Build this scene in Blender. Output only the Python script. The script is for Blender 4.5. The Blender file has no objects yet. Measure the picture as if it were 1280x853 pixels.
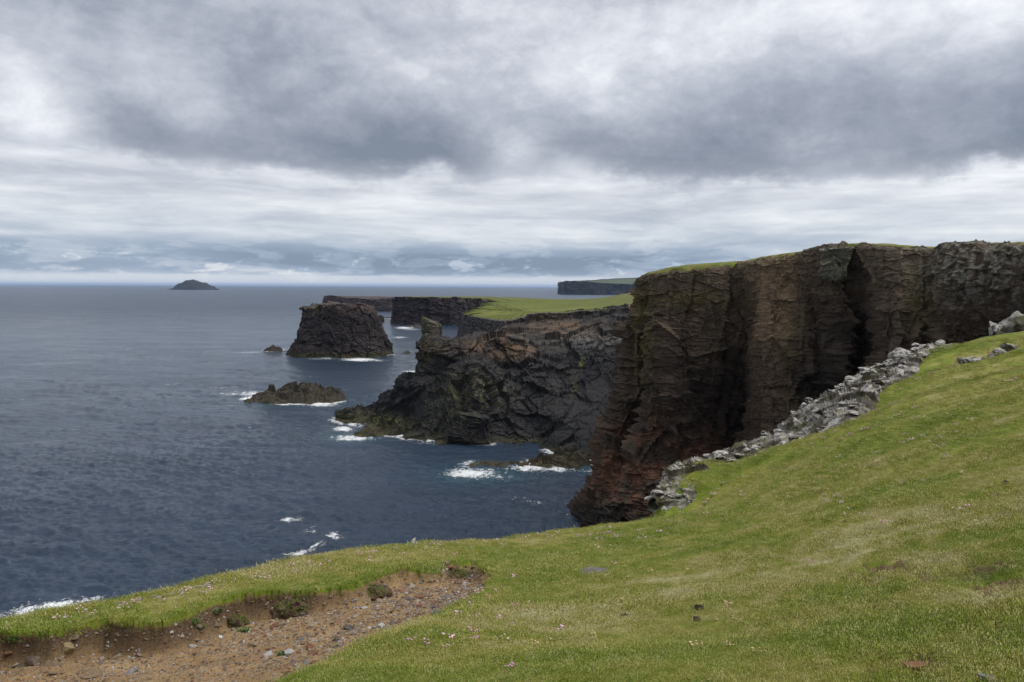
import bpy, bmesh, math, random
import numpy as np
from mathutils import Matrix, Vector

# ------------------------------------------------------------------ camera, sky, sun, exposure
scn = bpy.context.scene
COL = scn.collection
EYE = 45.0                       # metres above the sea
FPX, CXP, CYP = 995.0, 640.0, 426.5
PITCH = math.radians(3.92)
ROLL = 0.00475
cam_d = bpy.data.cameras.new('camera')
cam = bpy.data.objects.new('camera', cam_d)
COL.objects.link(cam)
fw = np.array([0, math.cos(PITCH), -math.sin(PITCH)])
up0 = np.array([0, math.sin(PITCH), math.cos(PITCH)])
rt0 = np.array([1.0, 0, 0])
rt = rt0 * math.cos(ROLL) + up0 * math.sin(ROLL)
up = up0 * math.cos(ROLL) - rt0 * math.sin(ROLL)
M = Matrix(((rt[0], up[0], -fw[0], 0), (rt[1], up[1], -fw[1], 0), (rt[2], up[2], -fw[2], EYE), (0, 0, 0, 1)))
cam.matrix_world = M
cam_d.sensor_width = 36.0
cam_d.lens = FPX / 1280 * 36
cam_d.clip_start = 0.1
cam_d.clip_end = 300000
scn.camera = cam

SUN_AZ, SUN_EL = math.radians(95), math.radians(58)     # azimuth clockwise from the view direction (+Y)
sd = bpy.data.lights.new('sun', 'SUN')
sd.energy = 1.5
sd.angle = math.radians(55)
sd.color = (1.0, 0.96, 0.9)
sun = bpy.data.objects.new('sun', sd)
COL.objects.link(sun)
sdir = Vector((math.sin(SUN_AZ) * math.cos(SUN_EL), math.cos(SUN_AZ) * math.cos(SUN_EL), math.sin(SUN_EL)))
sun.rotation_euler = sdir.to_track_quat('Z', 'Y').to_euler()

scn.view_settings.view_transform = 'Standard'
scn.view_settings.look = 'None'
scn.view_settings.gamma = 1.0
scn.view_settings.exposure = 0.95
scn.render.engine = 'CYCLES'
scn.cycles.use_denoising = True
scn.cycles.denoiser = 'OPENIMAGEDENOISE'
scn.cycles.denoising_input_passes = 'RGB_ALBEDO_NORMAL'
scn.cycles.denoising_prefilter = 'ACCURATE'
scn.cycles.max_bounces = 5
scn.cycles.diffuse_bounces = 2
scn.cycles.glossy_bounces = 2
scn.cycles.transparent_max_bounces = 4
scn.cycles.sample_clamp_indirect = 6.0


class E:
    """a float socket with arithmetic, so node maths reads as a formula"""
    def __init__(s, nt, v):
        s.nt, s.v = nt, v

    def op(s, o, b=None, c=None, rev=False):
        n = s.nt.nodes.new('ShaderNodeMath')
        n.operation = o
        for i, q in enumerate([s] + ([b] if b is not None else []) + ([c] if c is not None else [])):
            q = q.v if isinstance(q, E) else q
            if isinstance(q, (int, float)):
                n.inputs[i].default_value = q
            else:
                s.nt.links.new(q, n.inputs[i])
        return E(s.nt, n.outputs[0])

    def __add__(s, b): return s.op('ADD', b)
    __radd__ = __add__
    def __mul__(s, b): return s.op('MULTIPLY', b)
    __rmul__ = __mul__
    def __sub__(s, b): return s.op('SUBTRACT', b)
    def __rsub__(s, b): return (s * -1.0) + b
    def __truediv__(s, b): return s.op('DIVIDE', b)
    def __rtruediv__(s, b): return s.op('POWER', -1.0) * b
    def clamp(s, a=0.0, b=1.0): return s.op('MAXIMUM', a).op('MINIMUM', b)
    def smooth(s, a, b):
        n = s.nt.nodes.new('ShaderNodeMapRange')
        n.interpolation_type = 'SMOOTHSTEP'
        s.nt.links.new(s.v, n.inputs['Value'])
        n.inputs['From Min'].default_value = a
        n.inputs['From Max'].default_value = b
        return E(s.nt, n.outputs[0])


def mixf(nt, a, b, f):
    return a * (1.0 - f) + b * f


def noise(nt, vec, scale, detail=5, rough=0.55, dist=0.0, dims='3D'):
    n = nt.nodes.new('ShaderNodeTexNoise')
    n.noise_dimensions = dims
    n.inputs['Scale'].default_value = scale
    n.inputs['Detail'].default_value = detail
    n.inputs['Roughness'].default_value = rough
    n.inputs['Distortion'].default_value = dist
    nt.links.new(vec, n.inputs['Vector'])
    return E(nt, n.outputs['Fac'])


def vec(nt, x, y, z):
    n = nt.nodes.new('ShaderNodeCombineXYZ')
    for i, q in enumerate((x, y, z)):
        if isinstance(q, E):
            nt.links.new(q.v, n.inputs[i])
        else:
            n.inputs[i].default_value = q
    return n.outputs[0]


def ramp(nt, fac, stops):
    n = nt.nodes.new('ShaderNodeValToRGB')
    cr = n.color_ramp
    while len(cr.elements) < len(stops):
        cr.elements.new(0.5)
    for e, (p, c) in zip(cr.elements, stops):
        e.position = p
        e.color = (*c, 1)
    nt.links.new(fac.v if isinstance(fac, E) else fac, n.inputs[0])
    return n.outputs[0]


def mixc(nt, a, b, f, mode='MIX'):
    n = nt.nodes.new('ShaderNodeMix')
    n.data_type = 'RGBA'
    n.blend_type = mode
    for q, s in ((f, 0), (a, 6), (b, 7)):
        q = q.v if isinstance(q, E) else q
        if isinstance(q, (int, float)):
            n.inputs[s].default_value = q
        elif isinstance(q, tuple):
            n.inputs[s].default_value = (*q, 1)
        else:
            nt.links.new(q, n.inputs[s])
    return n.outputs[2]


def build_sky():
    w = bpy.data.worlds.new('World')
    scn.world = w
    w.use_nodes = True
    nt = w.node_tree
    nt.nodes.clear()
    out = nt.nodes.new('ShaderNodeOutputWorld')
    bg = nt.nodes.new('ShaderNodeBackground')
    bg.inputs['Strength'].default_value = 0.1
    nt.links.new(bg.outputs[0], out.inputs[0])
    sky = nt.nodes.new('ShaderNodeTexSky')
    sky.sky_type = 'NISHITA'
    sky.sun_disc = False
    sky.sun_elevation = SUN_EL
    sky.sun_rotation = SUN_AZ
    tc = nt.nodes.new('ShaderNodeTexCoord')
    sp = nt.nodes.new('ShaderNodeSeparateXYZ')
    nt.links.new(tc.outputs['Generated'], sp.inputs[0])
    x, y, z = (E(nt, sp.outputs[i]) for i in range(3))
    el = z.op('MINIMUM', 0.9999).op('MAXIMUM', -0.9999).op('ARCSINE') * 57.29578          # degrees
    az = x.op('ARCTAN2', y) * 57.29578
    # cloud deck seen in perspective: a flat layer overhead
    inv = 1.0 / (z.op('MAXIMUM', 0.0) + 0.10)
    deckv = vec(nt, x * inv, y * inv, 0.0)
    dirv = vec(nt, x, y, z * 1.6)
    n_big = noise(nt, dirv, 3.2, 6, 0.55)
    n_mid = noise(nt, dirv, 8.0, 7, 0.58, 0.3)
    n_deck = noise(nt, deckv, 0.9, 6, 0.5, 0.2)
    n_fine = noise(nt, dirv, 24.0, 8, 0.66, 0.25)

    def blob(a0, e0, sa, se):
        da = (az - a0) * (1.0 / sa)
        de = (el - e0) * (1.0 / se)
        return ((da * da + de * de) * -1.0).op('EXPONENT')

    def at(px, py, wx, wy):
        return blob(math.degrees(math.atan((px - 640) / FPX)), math.degrees(math.atan((357.5 - py) / FPX / math.hypot(1, (px - 640) / FPX))),
                    math.degrees(wx / FPX), math.degrees(wy / FPX))
    # ragged lower edge of the dark deck
    wob = (n_mid - 0.5) * 4.2 + (n_fine - 0.5) * 2.4
    edge = 8.0 - at(1150, 180, 260, 300) * 0.9 + at(60, 190, 120, 300) * 0.8
    el_w = el + wob
    deck = (el_w - edge).smooth(-0.8, 1.1)
    rise = (el - 8.0).smooth(0.0, 11.0)
    td = 0.15 + rise * 0.38 + (n_big - 0.5) * 0.95 + (n_deck - 0.5) * 0.35 + (n_mid - 0.5) * 0.62 + (n_fine - 0.5) * 0.5
    for px, py, wx, wy, a in BLOBS:
        td = td + at(px, py, wx, wy) * a
    # stratified cloud between the deck and the horizon
    strv = vec(nt, x, y, z * 9.0)
    n_str = noise(nt, strv, 3.0, 7, 0.6, 0.4)
    n_str2 = noise(nt, vec(nt, x, y, z * 5.0), 11.0, 6, 0.6, 0.3)
    tl = 0.67 + (n_str - 0.5) * 1.0 + (n_str2 - 0.5) * 0.45
    low = blob(0, 1.75, 900, 1.25) * (0.74 - (az - 6.0).smooth(0, 16) * 0.45 - blob(-27, 1.5, 12, 9) * 0.2)
    n_cum = noise(nt, vec(nt, x, y, z * 2.6), 21.0, 9, 0.66, 0.35)
    puff = ((n_str2 - 0.46).smooth(0.0, 0.12) * 0.5 + (n_cum - 0.53).smooth(0.0, 0.12) * (el.smooth(3.2, 1.2)) * 0.8).clamp()
    low = low * (0.45 + n_str2 * 1.1)
    tl = tl - low * (1.0 - puff * 0.75) + puff * el.smooth(3.0, 1.0) * 0.12
    strip = 1.0 - (el + (n_str2 - 0.5) * 0.7).smooth(0.55, 0.85)
    tl = mixf(nt, tl, tl * 0.25 + 0.58, strip)
    t = mixf(nt, tl, td, deck).clamp(0.0, 1.0)
    # blue tint low down, neutral above
    hi = ramp(nt, t, [(0.0, (0.175, 0.20, 0.25)), (0.3, (0.30, 0.322, 0.38)), (0.55, (0.465, 0.485, 0.54)), (0.8, (0.70, 0.715, 0.755)), (1.0, (0.89, 0.895, 0.91))])
    lo = ramp(nt, t, [(0.0, (0.175, 0.235, 0.33)), (0.3, (0.275, 0.35, 0.46)), (0.55, (0.45, 0.505, 0.59)), (0.8, (0.68, 0.705, 0.74)), (1.0, (0.87, 0.88, 0.90))])
    c = mixc(nt, lo, hi, el.smooth(2.0, 7.0))
    # an overcast sky grows brighter towards the zenith
    gain = 6.1 * (1.0 + el.smooth(14.0, 90.0) * 0.6)
    g = nt.nodes.new('ShaderNodeVectorMath')
    g.operation = 'SCALE'
    nt.links.new(c, g.inputs[0])
    nt.links.new(gain.v, g.inputs['Scale'])
    # below the horizon nothing but sea: keep the horizon colour there
    fin = mixc(nt, g.outputs[0], sky.outputs[0], 0.06)
    nt.links.new(fin, bg.inputs['Color'])


BLOBS = [(20, 110, 70, 75, .30), (70, 160, 70, 30, .28), (215, 105, 60, 55, .22), (250, 150, 30, 40, .1), (960, 45, 260, 60, .28), (1180, 15, 200, 45, .14),
         (640, 195, 40, 34, .5), (712, 212, 34, 22, .42), (700, 120, 200, 60, .10), (170, 160, 50, 45, -.16), (380, 195, 150, 30, -.10),
         (880, 205, 130, 26, -.10), (1150, 175, 140, 50, -.05), (330, 60, 60, 60, -.08), (520, 110, 90, 60, .06), (60, 20, 90, 30, -.12)]
build_sky()

# ------------------------------------------------------------------ numeric helpers
rng = np.random.default_rng(7)
random.seed(7)


def P(px, py, depth):
    """a point in the world: picture direction (px, py) at this depth in metres along +Y"""
    d = fw + rt * ((px - CXP) / FPX) + up * ((CYP - py) / FPX)
    k = depth / d[1]
    return np.array([d[0] * k, d[1] * k, EYE + d[2] * k])


def proj(V):
    q = V - np.array([0, 0, EYE])
    zc = np.maximum(q @ fw, 1e-3)
    return np.stack([CXP + FPX * (q @ rt) / zc, CYP - FPX * (q @ up) / zc], -1)


_perm = np.random.default_rng(3).permutation(256).astype(np.int32)
_perm = np.concatenate([_perm, _perm, _perm])
_grad = np.random.default_rng(5).normal(size=(256, 3))
_grad /= np.linalg.norm(_grad, axis=1)[:, None]


def perlin(p, seed=0):
    p = p + seed * 17.31
    i = np.floor(p).astype(np.int32)
    f = p - i
    u = f * f * f * (f * (f * 6 - 15) + 10)
    r = 0
    for dx in (0, 1):
        for dy in (0, 1):
            for dz in (0, 1):
                h = _perm[_perm[_perm[(i[:, 0] + dx) & 255] + ((i[:, 1] + dy) & 255)] + ((i[:, 2] + dz) & 255)]
                g = _grad[h]
                d = (f[:, 0] - dx) * g[:, 0] + (f[:, 1] - dy) * g[:, 1] + (f[:, 2] - dz) * g[:, 2]
                w = (u[:, 0] if dx else 1 - u[:, 0]) * (u[:, 1] if dy else 1 - u[:, 1]) * (u[:, 2] if dz else 1 - u[:, 2])
                r = r + w * d
    return r * 1.6


def fbm(p, octaves=4, seed=0, gain=0.5):
    a, s, r = 1.0, 0.0, 0
    q = p.copy()
    for k in range(octaves):
        r = r + a * perlin(q, seed + k * 3)
        s += a
        a *= gain
        q = q * 2.03
    return r / s


def ridged(p, octaves=4, seed=0):
    a, s, r = 1.0, 0.0, 0
    q = p.copy()
    for k in range(octaves):
        r = r + a * (1 - np.abs(perlin(q, seed + k * 3)) * 2)
        s += a
        a *= 0.5
        q = q * 2.07
    return r / s


def _hash(ix, iy, iz, seed):
    h = (ix.astype(np.uint32) * np.uint32(374761393) + iy.astype(np.uint32) * np.uint32(668265263) + iz.astype(np.uint32) * np.uint32(2147483647) + np.uint32(seed * 1013904223 & 0xffffffff))
    h = (h ^ (h >> np.uint32(13))) * np.uint32(1274126177)
    h = h ^ (h >> np.uint32(16))
    h = h * np.uint32(2246822519)
    return h ^ (h >> np.uint32(15))


def worley(p, seed=0, jit=0.85, facet=False):
    """nearest and second nearest feature distance and a random value per cell; with facet also a tilted plane per cell"""
    b = np.floor(p - 0.5).astype(np.int64)
    n = len(p)
    f1 = np.full(n, 9.0)
    f2 = np.full(n, 9.0)
    hid = np.zeros(n, np.uint32)
    rel = np.zeros((n, 3)) if facet else None
    for dx in (0, 1):
        for dy in (0, 1):
            for dz in (0, 1):
                c = b + np.array([dx, dy, dz])
                h = _hash(c[:, 0], c[:, 1], c[:, 2], seed)
                ox = ((h & np.uint32(1023)) / 1023.0 - 0.5) * jit + 0.5
                oy = (((h >> np.uint32(10)) & np.uint32(1023)) / 1023.0 - 0.5) * jit + 0.5
                oz = (((h >> np.uint32(20)) & np.uint32(1023)) / 1023.0 - 0.5) * jit + 0.5
                v = np.stack([p[:, 0] - c[:, 0] - ox, p[:, 1] - c[:, 1] - oy, p[:, 2] - c[:, 2] - oz], -1)
                d = np.sqrt((v * v).sum(1))
                near = d < f1
                f2 = np.where(near, f1, np.minimum(f2, d))
                hid = np.where(near, h, hid)
                if facet:
                    rel[near] = v[near]
                f1 = np.where(near, d, f1)
    hid = (hid ^ (hid >> np.uint32(11))) * np.uint32(2654435761)
    hid = hid ^ (hid >> np.uint32(15))
    cid = (hid & np.uint32(0xffff)) / 65535.0
    if not facet:
        return f1, f2, cid
    g = (hid * np.uint32(40503) + np.uint32(12345))
    g = g ^ (g >> np.uint32(13))
    r = np.stack([(g & np.uint32(1023)) / 511.5 - 1, ((g >> np.uint32(10)) & np.uint32(1023)) / 511.5 - 1, ((g >> np.uint32(20)) & np.uint32(1023)) / 511.5 - 1], -1)
    return f1, f2, cid, (rel * r).sum(1)


def sstep(x, a, b):
    t = np.clip((x - a) / (b - a), 0, 1)
    return t * t * (3 - 2 * t)


def catmull(A, n_out):
    """resample rows of A (k, ...) to n_out rows with a Catmull-Rom spline, even steps per control"""
    A = np.asarray(A, float)
    k = len(A)
    t = np.linspace(0, k - 1, n_out) if np.isscalar(n_out) else np.asarray(n_out)
    i = np.clip(t.astype(int), 0, k - 2)
    f = (t - i).reshape(-1, *([1] * (A.ndim - 1)))
    Pm = np.concatenate([[2 * A[0] - A[1]], A, [2 * A[-1] - A[-2]]])
    p0, p1, p2, p3 = Pm[i], Pm[i + 1], Pm[i + 2], Pm[i + 3]
    return 0.5 * (2 * p1 + (p2 - p0) * f + (2 * p0 - 5 * p1 + 4 * p2 - p3) * f ** 2 + (3 * p1 - p0 - 3 * p2 + p3) * f ** 3)


def mesh_from(name, V, F, col=None, smooth=False):
    V = np.ascontiguousarray(V, np.float32)
    F = np.ascontiguousarray(F, np.int32)
    me = bpy.data.meshes.new(name)
    me.vertices.add(len(V))
    me.vertices.foreach_set('co', V.ravel())
    k = F.shape[1]
    me.loops.add(F.size)
    me.loops.foreach_set('vertex_index', F.ravel())
    me.polygons.add(len(F))
    me.polygons.foreach_set('loop_start', np.arange(0, F.size, k, dtype=np.int32))
    me.polygons.foreach_set('use_smooth', np.full(len(F), smooth, bool))
    me.update(calc_edges=True)
    if col is not None:
        a = me.color_attributes.new('Col', 'FLOAT_COLOR', 'POINT')
        c = np.ones((len(V), 4), np.float32)
        c[:, :col.shape[1]] = col
        a.data.foreach_set('color', c.ravel())
    return me


def grid_faces(r, c, wrap=False):
    i = np.arange(r - 1)[:, None] * c
    j = np.arange(c if wrap else c - 1)[None, :]
    j2 = (j + 1) % c
    return np.stack([i + j, i + c + j, i + c + j2, i + j2], -1).reshape(-1, 4)


def grid_normals(G):
    du = np.gradient(G, axis=1)
    dv = np.gradient(G, axis=0)
    n = np.cross(du, dv)
    return n / np.maximum(np.linalg.norm(n, axis=2, keepdims=True), 1e-9)


def blur(A, k, axis):
    for _ in range(k):
        p = np.pad(A, [(1, 1) if a == axis else (0, 0) for a in range(A.ndim)], mode='edge')
        A = (np.take(p, range(0, A.shape[axis]), axis) + np.take(p, range(1, A.shape[axis] + 1), axis) * 2 + np.take(p, range(2, A.shape[axis] + 2), axis)) / 4
    return A


def link(name, me, mat=None, parent=None):
    o = bpy.data.objects.new(name, me)
    COL.objects.link(o)
    if mat and me:
        me.materials.clear()
        me.materials.append(mat)
    if parent:
        o.parent = parent
    return o


def tag(o, label=None, cat=None, group=None, kind=None):
    if label: o['label'] = label
    if cat: o['category'] = cat
    if group: o['group'] = group
    if kind: o['kind'] = kind
    return o


# ------------------------------------------------------------------ materials
def new_mat(name):
    m = bpy.data.materials.new(name)
    m.use_nodes = True
    nt = m.node_tree
    nt.nodes.clear()
    out = nt.nodes.new('ShaderNodeOutputMaterial')
    b = nt.nodes.new('ShaderNodeBsdfPrincipled')
    nt.links.new(b.outputs[0], out.inputs[0])
    return m, nt, b


def geo_pos(nt):
    return nt.nodes.new('ShaderNodeNewGeometry').outputs['Position']


def bump(nt, b, h, strength, dist):
    n = nt.nodes.new('ShaderNodeBump')
    n.inputs['Strength'].default_value = strength
    n.inputs['Distance'].default_value = dist
    nt.links.new(h.v if isinstance(h, E) else h, n.inputs['Height'])
    nt.links.new(n.outputs[0], b.inputs['Normal'])


def rock_mat(name, scale=1.0, bumpd=0.25, spec=0.25, obj=False, varies=False, crk=1.0):
    """vertex colour times grain, cracks and lichen flecks; the coordinates are metres"""
    m, nt, b = new_mat(name)
    pos = nt.nodes.new('ShaderNodeTexCoord').outputs['Object'] if obj else geo_pos(nt)
    at = nt.nodes.new('ShaderNodeAttribute')
    at.attribute_name = 'Col'
    n1 = noise(nt, pos, 0.9 * scale, 8, 0.65)
    n2 = noise(nt, pos, 5.0 * scale, 6, 0.7)
    mp = nt.nodes.new('ShaderNodeMapping')
    mp.inputs['Scale'].default_value = (0.45 * scale, 0.45 * scale, 1.5 * scale)
    wv = nt.nodes.new('ShaderNodeVectorMath')
    wv.operation = 'MULTIPLY_ADD'
    nw = nt.nodes.new('ShaderNodeTexNoise')
    nw.inputs['Scale'].default_value = 0.6 * scale
    nt.links.new(pos, nw.inputs['Vector'])
    nt.links.new(nw.outputs['Color'], wv.inputs[0])
    wv.inputs[1].default_value = (1.2 / scale,) * 3
    nt.links.new(pos, wv.inputs[2])
    nt.links.new(wv.outputs[0], mp.inputs['Vector'])
    vo = nt.nodes.new('ShaderNodeTexVoronoi')
    vo.feature = 'DISTANCE_TO_EDGE'
    vo.inputs['Scale'].default_value = 1.0
    nt.links.new(mp.outputs[0], vo.inputs['Vector'])
    crack = 1.0 - (1.0 - E(nt, vo.outputs['Distance']).smooth(0.0, 0.045)) * crk
    f = (0.2 + n1 * 1.3 + (n2 - 0.5) * 0.55) * (crack * 0.45 + 0.55)
    c = mixc(nt, at.outputs['Color'], vec(nt, f, f, f), 1.0, 'MULTIPLY')
    if varies:
        oi = nt.nodes.new('ShaderNodeObjectInfo')
        r = E(nt, oi.outputs['Random']) * 0.5 + 0.75
        c = mixc(nt, c, vec(nt, r, r, r), 1.0, 'MULTIPLY')
    nt.links.new(c, b.inputs['Base Color'])
    b.inputs['Roughness'].default_value = 0.85
    b.inputs['Specular IOR Level'].default_value = spec
    bump(nt, b, n1 * 0.8 + n2 * 0.3 + crack * 0.35, 0.8, bumpd)
    return m


def turf_colour(nt, pos):
    """patchy grazed turf: fresh green, olive and straw; shared by soil-level turf and the blades"""
    a = noise(nt, pos, 0.16, 5, 0.6)
    c = noise(nt, pos, 0.9, 5, 0.65)
    d = noise(nt, pos, 5.0, 4, 0.65)
    sp = nt.nodes.new('ShaderNodeSeparateXYZ')
    nt.links.new(pos, sp.inputs[0])
    px, py = E(nt, sp.outputs[0]), E(nt, sp.outputs[1])
    worn = None
    for qx, qy, dep, rx, ry in ((1170, 660, 9, 2.6, 2.6), (930, 690, 10.2, 2.0, 1.6), (700, 790, 7.5, 1.6, 1.2), (1180, 740, 6.0, 1.6, 1.2), (1060, 560, 20, 5, 3)):
        h = P(qx, qy, dep)
        ax, ay = (px - float(h[0])) * (1 / rx), (py - float(h[1])) * (1 / ry)
        g = ((ax * ax + ay * ay) * -1.0).op('EXPONENT')
        worn = g if worn is None else worn + g
    f = (a - 0.5) * 1.7 + (c - 0.5) * 1.3 + (d - 0.5) * 0.9 + 0.40 + worn * ((c - 0.40).smooth(0.0, 0.25) * 0.2 + (d - 0.4).smooth(0.0, 0.2) * 0.12)
    return ramp(nt, f.clamp(), [(0.0, (0.12, 0.185, 0.016)), (0.35, (0.195, 0.24, 0.028)), (0.58, (0.29, 0.275, 0.06)), (0.82, (0.385, 0.36, 0.16)), (1.0, (0.48, 0.45, 0.25))])


def ground_mat():
    m, nt, b = new_mat('turf_and_soil')
    pos = geo_pos(nt)
    at = nt.nodes.new('ShaderNodeAttribute')
    at.attribute_name = 'Col'
    sp = nt.nodes.new('ShaderNodeSeparateColor')
    nt.links.new(at.outputs['Color'], sp.inputs[0])
    soil, rockm, dark = (E(nt, sp.outputs[i]) for i in range(3))
    turf = turf_colour(nt, pos)
    tf = noise(nt, pos, 60.0, 3, 0.7) * 0.8 + 0.35
    turf = mixc(nt, turf, vec(nt, tf, tf, tf), 1.0, 'MULTIPLY')
    s1 = noise(nt, pos, 1.6, 6, 0.65)
    s2 = noise(nt, pos, 22.0, 6, 0.7)
    v = nt.nodes.new('ShaderNodeTexVoronoi')
    v.inputs['Scale'].default_value = 38.0
    nt.links.new(pos, v.inputs['Vector'])
    peb = (E(nt, v.outputs['Distance']) - 0.25).smooth(0.12, 0.0)
    soilc = ramp(nt, ((s1 - 0.5) * 0.9 + (s2 - 0.5) * 0.7 + 0.5).clamp(), [(0.0, (0.11, 0.072, 0.04)), (0.45, (0.27, 0.172, 0.08)), (0.75, (0.36, 0.25, 0.13)), (1.0, (0.44, 0.335, 0.20))])
    pebc = mixc(nt, v.outputs['Color'], (0.26, 0.19, 0.13), 0.78)
    soilc = mixc(nt, soilc, pebc, peb * 0.55)
    rockc = ramp(nt, s2, [(0.3, (0.05, 0.04, 0.03)), (0.7, (0.17, 0.13, 0.09))])
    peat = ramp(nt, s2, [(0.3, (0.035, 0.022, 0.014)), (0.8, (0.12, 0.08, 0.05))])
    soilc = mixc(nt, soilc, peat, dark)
    edge = (soil + (noise(nt, pos, 9.0, 5, 0.7) - 0.5) * 0.7).smooth(0.4, 0.6)
    c = mixc(nt, turf, soilc, edge)
    c = mixc(nt, c, rockc, rockm)
    nt.links.new(c, b.inputs['Base Color'])
    b.inputs['Roughness'].default_value = 0.95
    b.inputs['Specular IOR Level'].default_value = 0.15
    bump(nt, b, s2 * 0.6 + peb * 0.8 * edge + noise(nt, pos, 90.0, 3, 0.7) * 0.4, 0.9, 0.03)
    return m


def blade_mat():
    m, nt, b = new_mat('grass_blades')
    pos = geo_pos(nt)
    c = turf_colour(nt, pos)
    oi = nt.nodes.new('ShaderNodeObjectInfo')
    r = E(nt, oi.outputs['Random'])
    c = mixc(nt, c, (0.44, 0.38, 0.19), (r - 0.66).smooth(0.0, 0.2) * 0.6)
    k = r * 0.5 + 0.75
    c = mixc(nt, c, vec(nt, k, k, k), 1.0, 'MULTIPLY')
    nt.links.new(c, b.inputs['Base Color'])
    b.inputs['Roughness'].default_value = 0.7
    b.inputs['Specular IOR Level'].default_value = 0.2
    return m


def far_turf_mat():
    m, nt, b = new_mat('clifftop_turf')
    pos = geo_pos(nt)
    at = nt.nodes.new('ShaderNodeAttribute')
    at.attribute_name = 'Col'
    a = noise(nt, pos, 0.035, 6, 0.65)
    d = noise(nt, pos, 0.6, 6, 0.7)
    f = 0.45 + a * 0.7 + (d - 0.5) * 0.8
    c = mixc(nt, at.outputs['Color'], vec(nt, f, f, f), 1.0, 'MULTIPLY')
    nt.links.new(c, b.inputs['Base Color'])
    b.inputs['Roughness'].default_value = 0.95
    b.inputs['Specular IOR Level'].default_value = 0.1
    bump(nt, b, d, 0.8, 0.4)
    return m


def sea_mat():
    m, nt, b = new_mat('sea_water')
    pos = geo_pos(nt)
    at = nt.nodes.new('ShaderNodeAttribute')
    at.attribute_name = 'Col'
    sp = nt.nodes.new('ShaderNodeSeparateColor')
    nt.links.new(at.outputs['Color'], sp.inputs[0])
    foam, far, turq = (E(nt, sp.outputs[i]) for i in range(3))
    mp = nt.nodes.new('ShaderNodeMapping')
    mp.inputs['Rotation'].default_value = (0, 0, 0.35)
    mp.inputs['Scale'].default_value = (0.55, 1.0, 1.0)
    nt.links.new(pos, mp.inputs['Vector'])
    w1 = noise(nt, mp.outputs[0], 0.22, 8, 0.68)
    w2 = noise(nt, mp.outputs[0], 1.5, 5, 0.65)
    w3 = noise(nt, mp.outputs[0], 0.03, 8, 0.72)
    w4 = noise(nt, mp.outputs[0], 0.06, 7, 0.72)
    fn = noise(nt, pos, 0.55, 8, 0.72, 0.5)
    fb = noise(nt, pos, 2.2, 6, 0.75, 0.8)
    fo = (foam * 1.1 + (fn - 0.5) * 2.9 + (fb - 0.5) * 3.2 - 0.74)
    fmask = fo.smooth(0.0, 0.55) * foam.smooth(0.02, 0.15)
    c = mixc(nt, (0.016, 0.032, 0.058), (0.03, 0.085, 0.11), turq)
    c = mixc(nt, c, (0.78, 0.80, 0.80), fmask)
    nt.links.new(c, b.inputs['Base Color'])
    ro = (0.13 + far * 0.20 + (w3 - 0.5) * 0.08 + fmask * 0.5)
    nt.links.new(ro.v, b.inputs['Roughness'])
    b.inputs['IOR'].default_value = 1.33
    bump(nt, b, w1 * 2.4 + w2 * 0.5 + w4 * 11.0 * (far * 0.9 + 0.1) + fmask * 0.3, 0.55, 1.0)
    bn = [n for n in nt.nodes if n.type == 'BUMP'][0]
    nt.links.new(((0.60 - far * 0.20) * ((w3 - 0.5) * 4.0 + 1.0).clamp(0.1, 2.2)).v, bn.inputs['Strength'])
    return m


def plain_mat(name, base, var=0.25, scale=30.0, rough=0.8):
    m, nt, b = new_mat(name)
    pos = nt.nodes.new('ShaderNodeTexCoord').outputs['Object']
    n = noise(nt, pos, scale, 4, 0.6)
    oi = nt.nodes.new('ShaderNodeObjectInfo')
    k = 1.0 - var + n * var + E(nt, oi.outputs['Random']) * var
    c = mixc(nt, base, vec(nt, k, k, k), 1.0, 'MULTIPLY')
    nt.links.new(c, b.inputs['Base Color'])
    b.inputs['Roughness'].default_value = rough
    b.inputs['Specular IOR Level'].default_value = 0.2
    return m


MAT_CLIFF = rock_mat('basalt_cliff', 1.0, 0.22)
MAT_FAR = rock_mat('distant_rock', 0.3, 0.7, crk=0.25)
MAT_SHORE = rock_mat('wet_shore_rock', 0.7, 0.3, 0.35, crk=0.5)
MAT_LICHEN = rock_mat('lichened_rock', 4.0, 0.06, 0.2)
MAT_STONE = rock_mat('loose_stone', 14.0, 0.01, 0.25, obj=True, varies=True)
MAT_GROUND = ground_mat()
MAT_BLADE = blade_mat()
MAT_FARTURF = far_turf_mat()
MAT_SEA = sea_mat()


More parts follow.
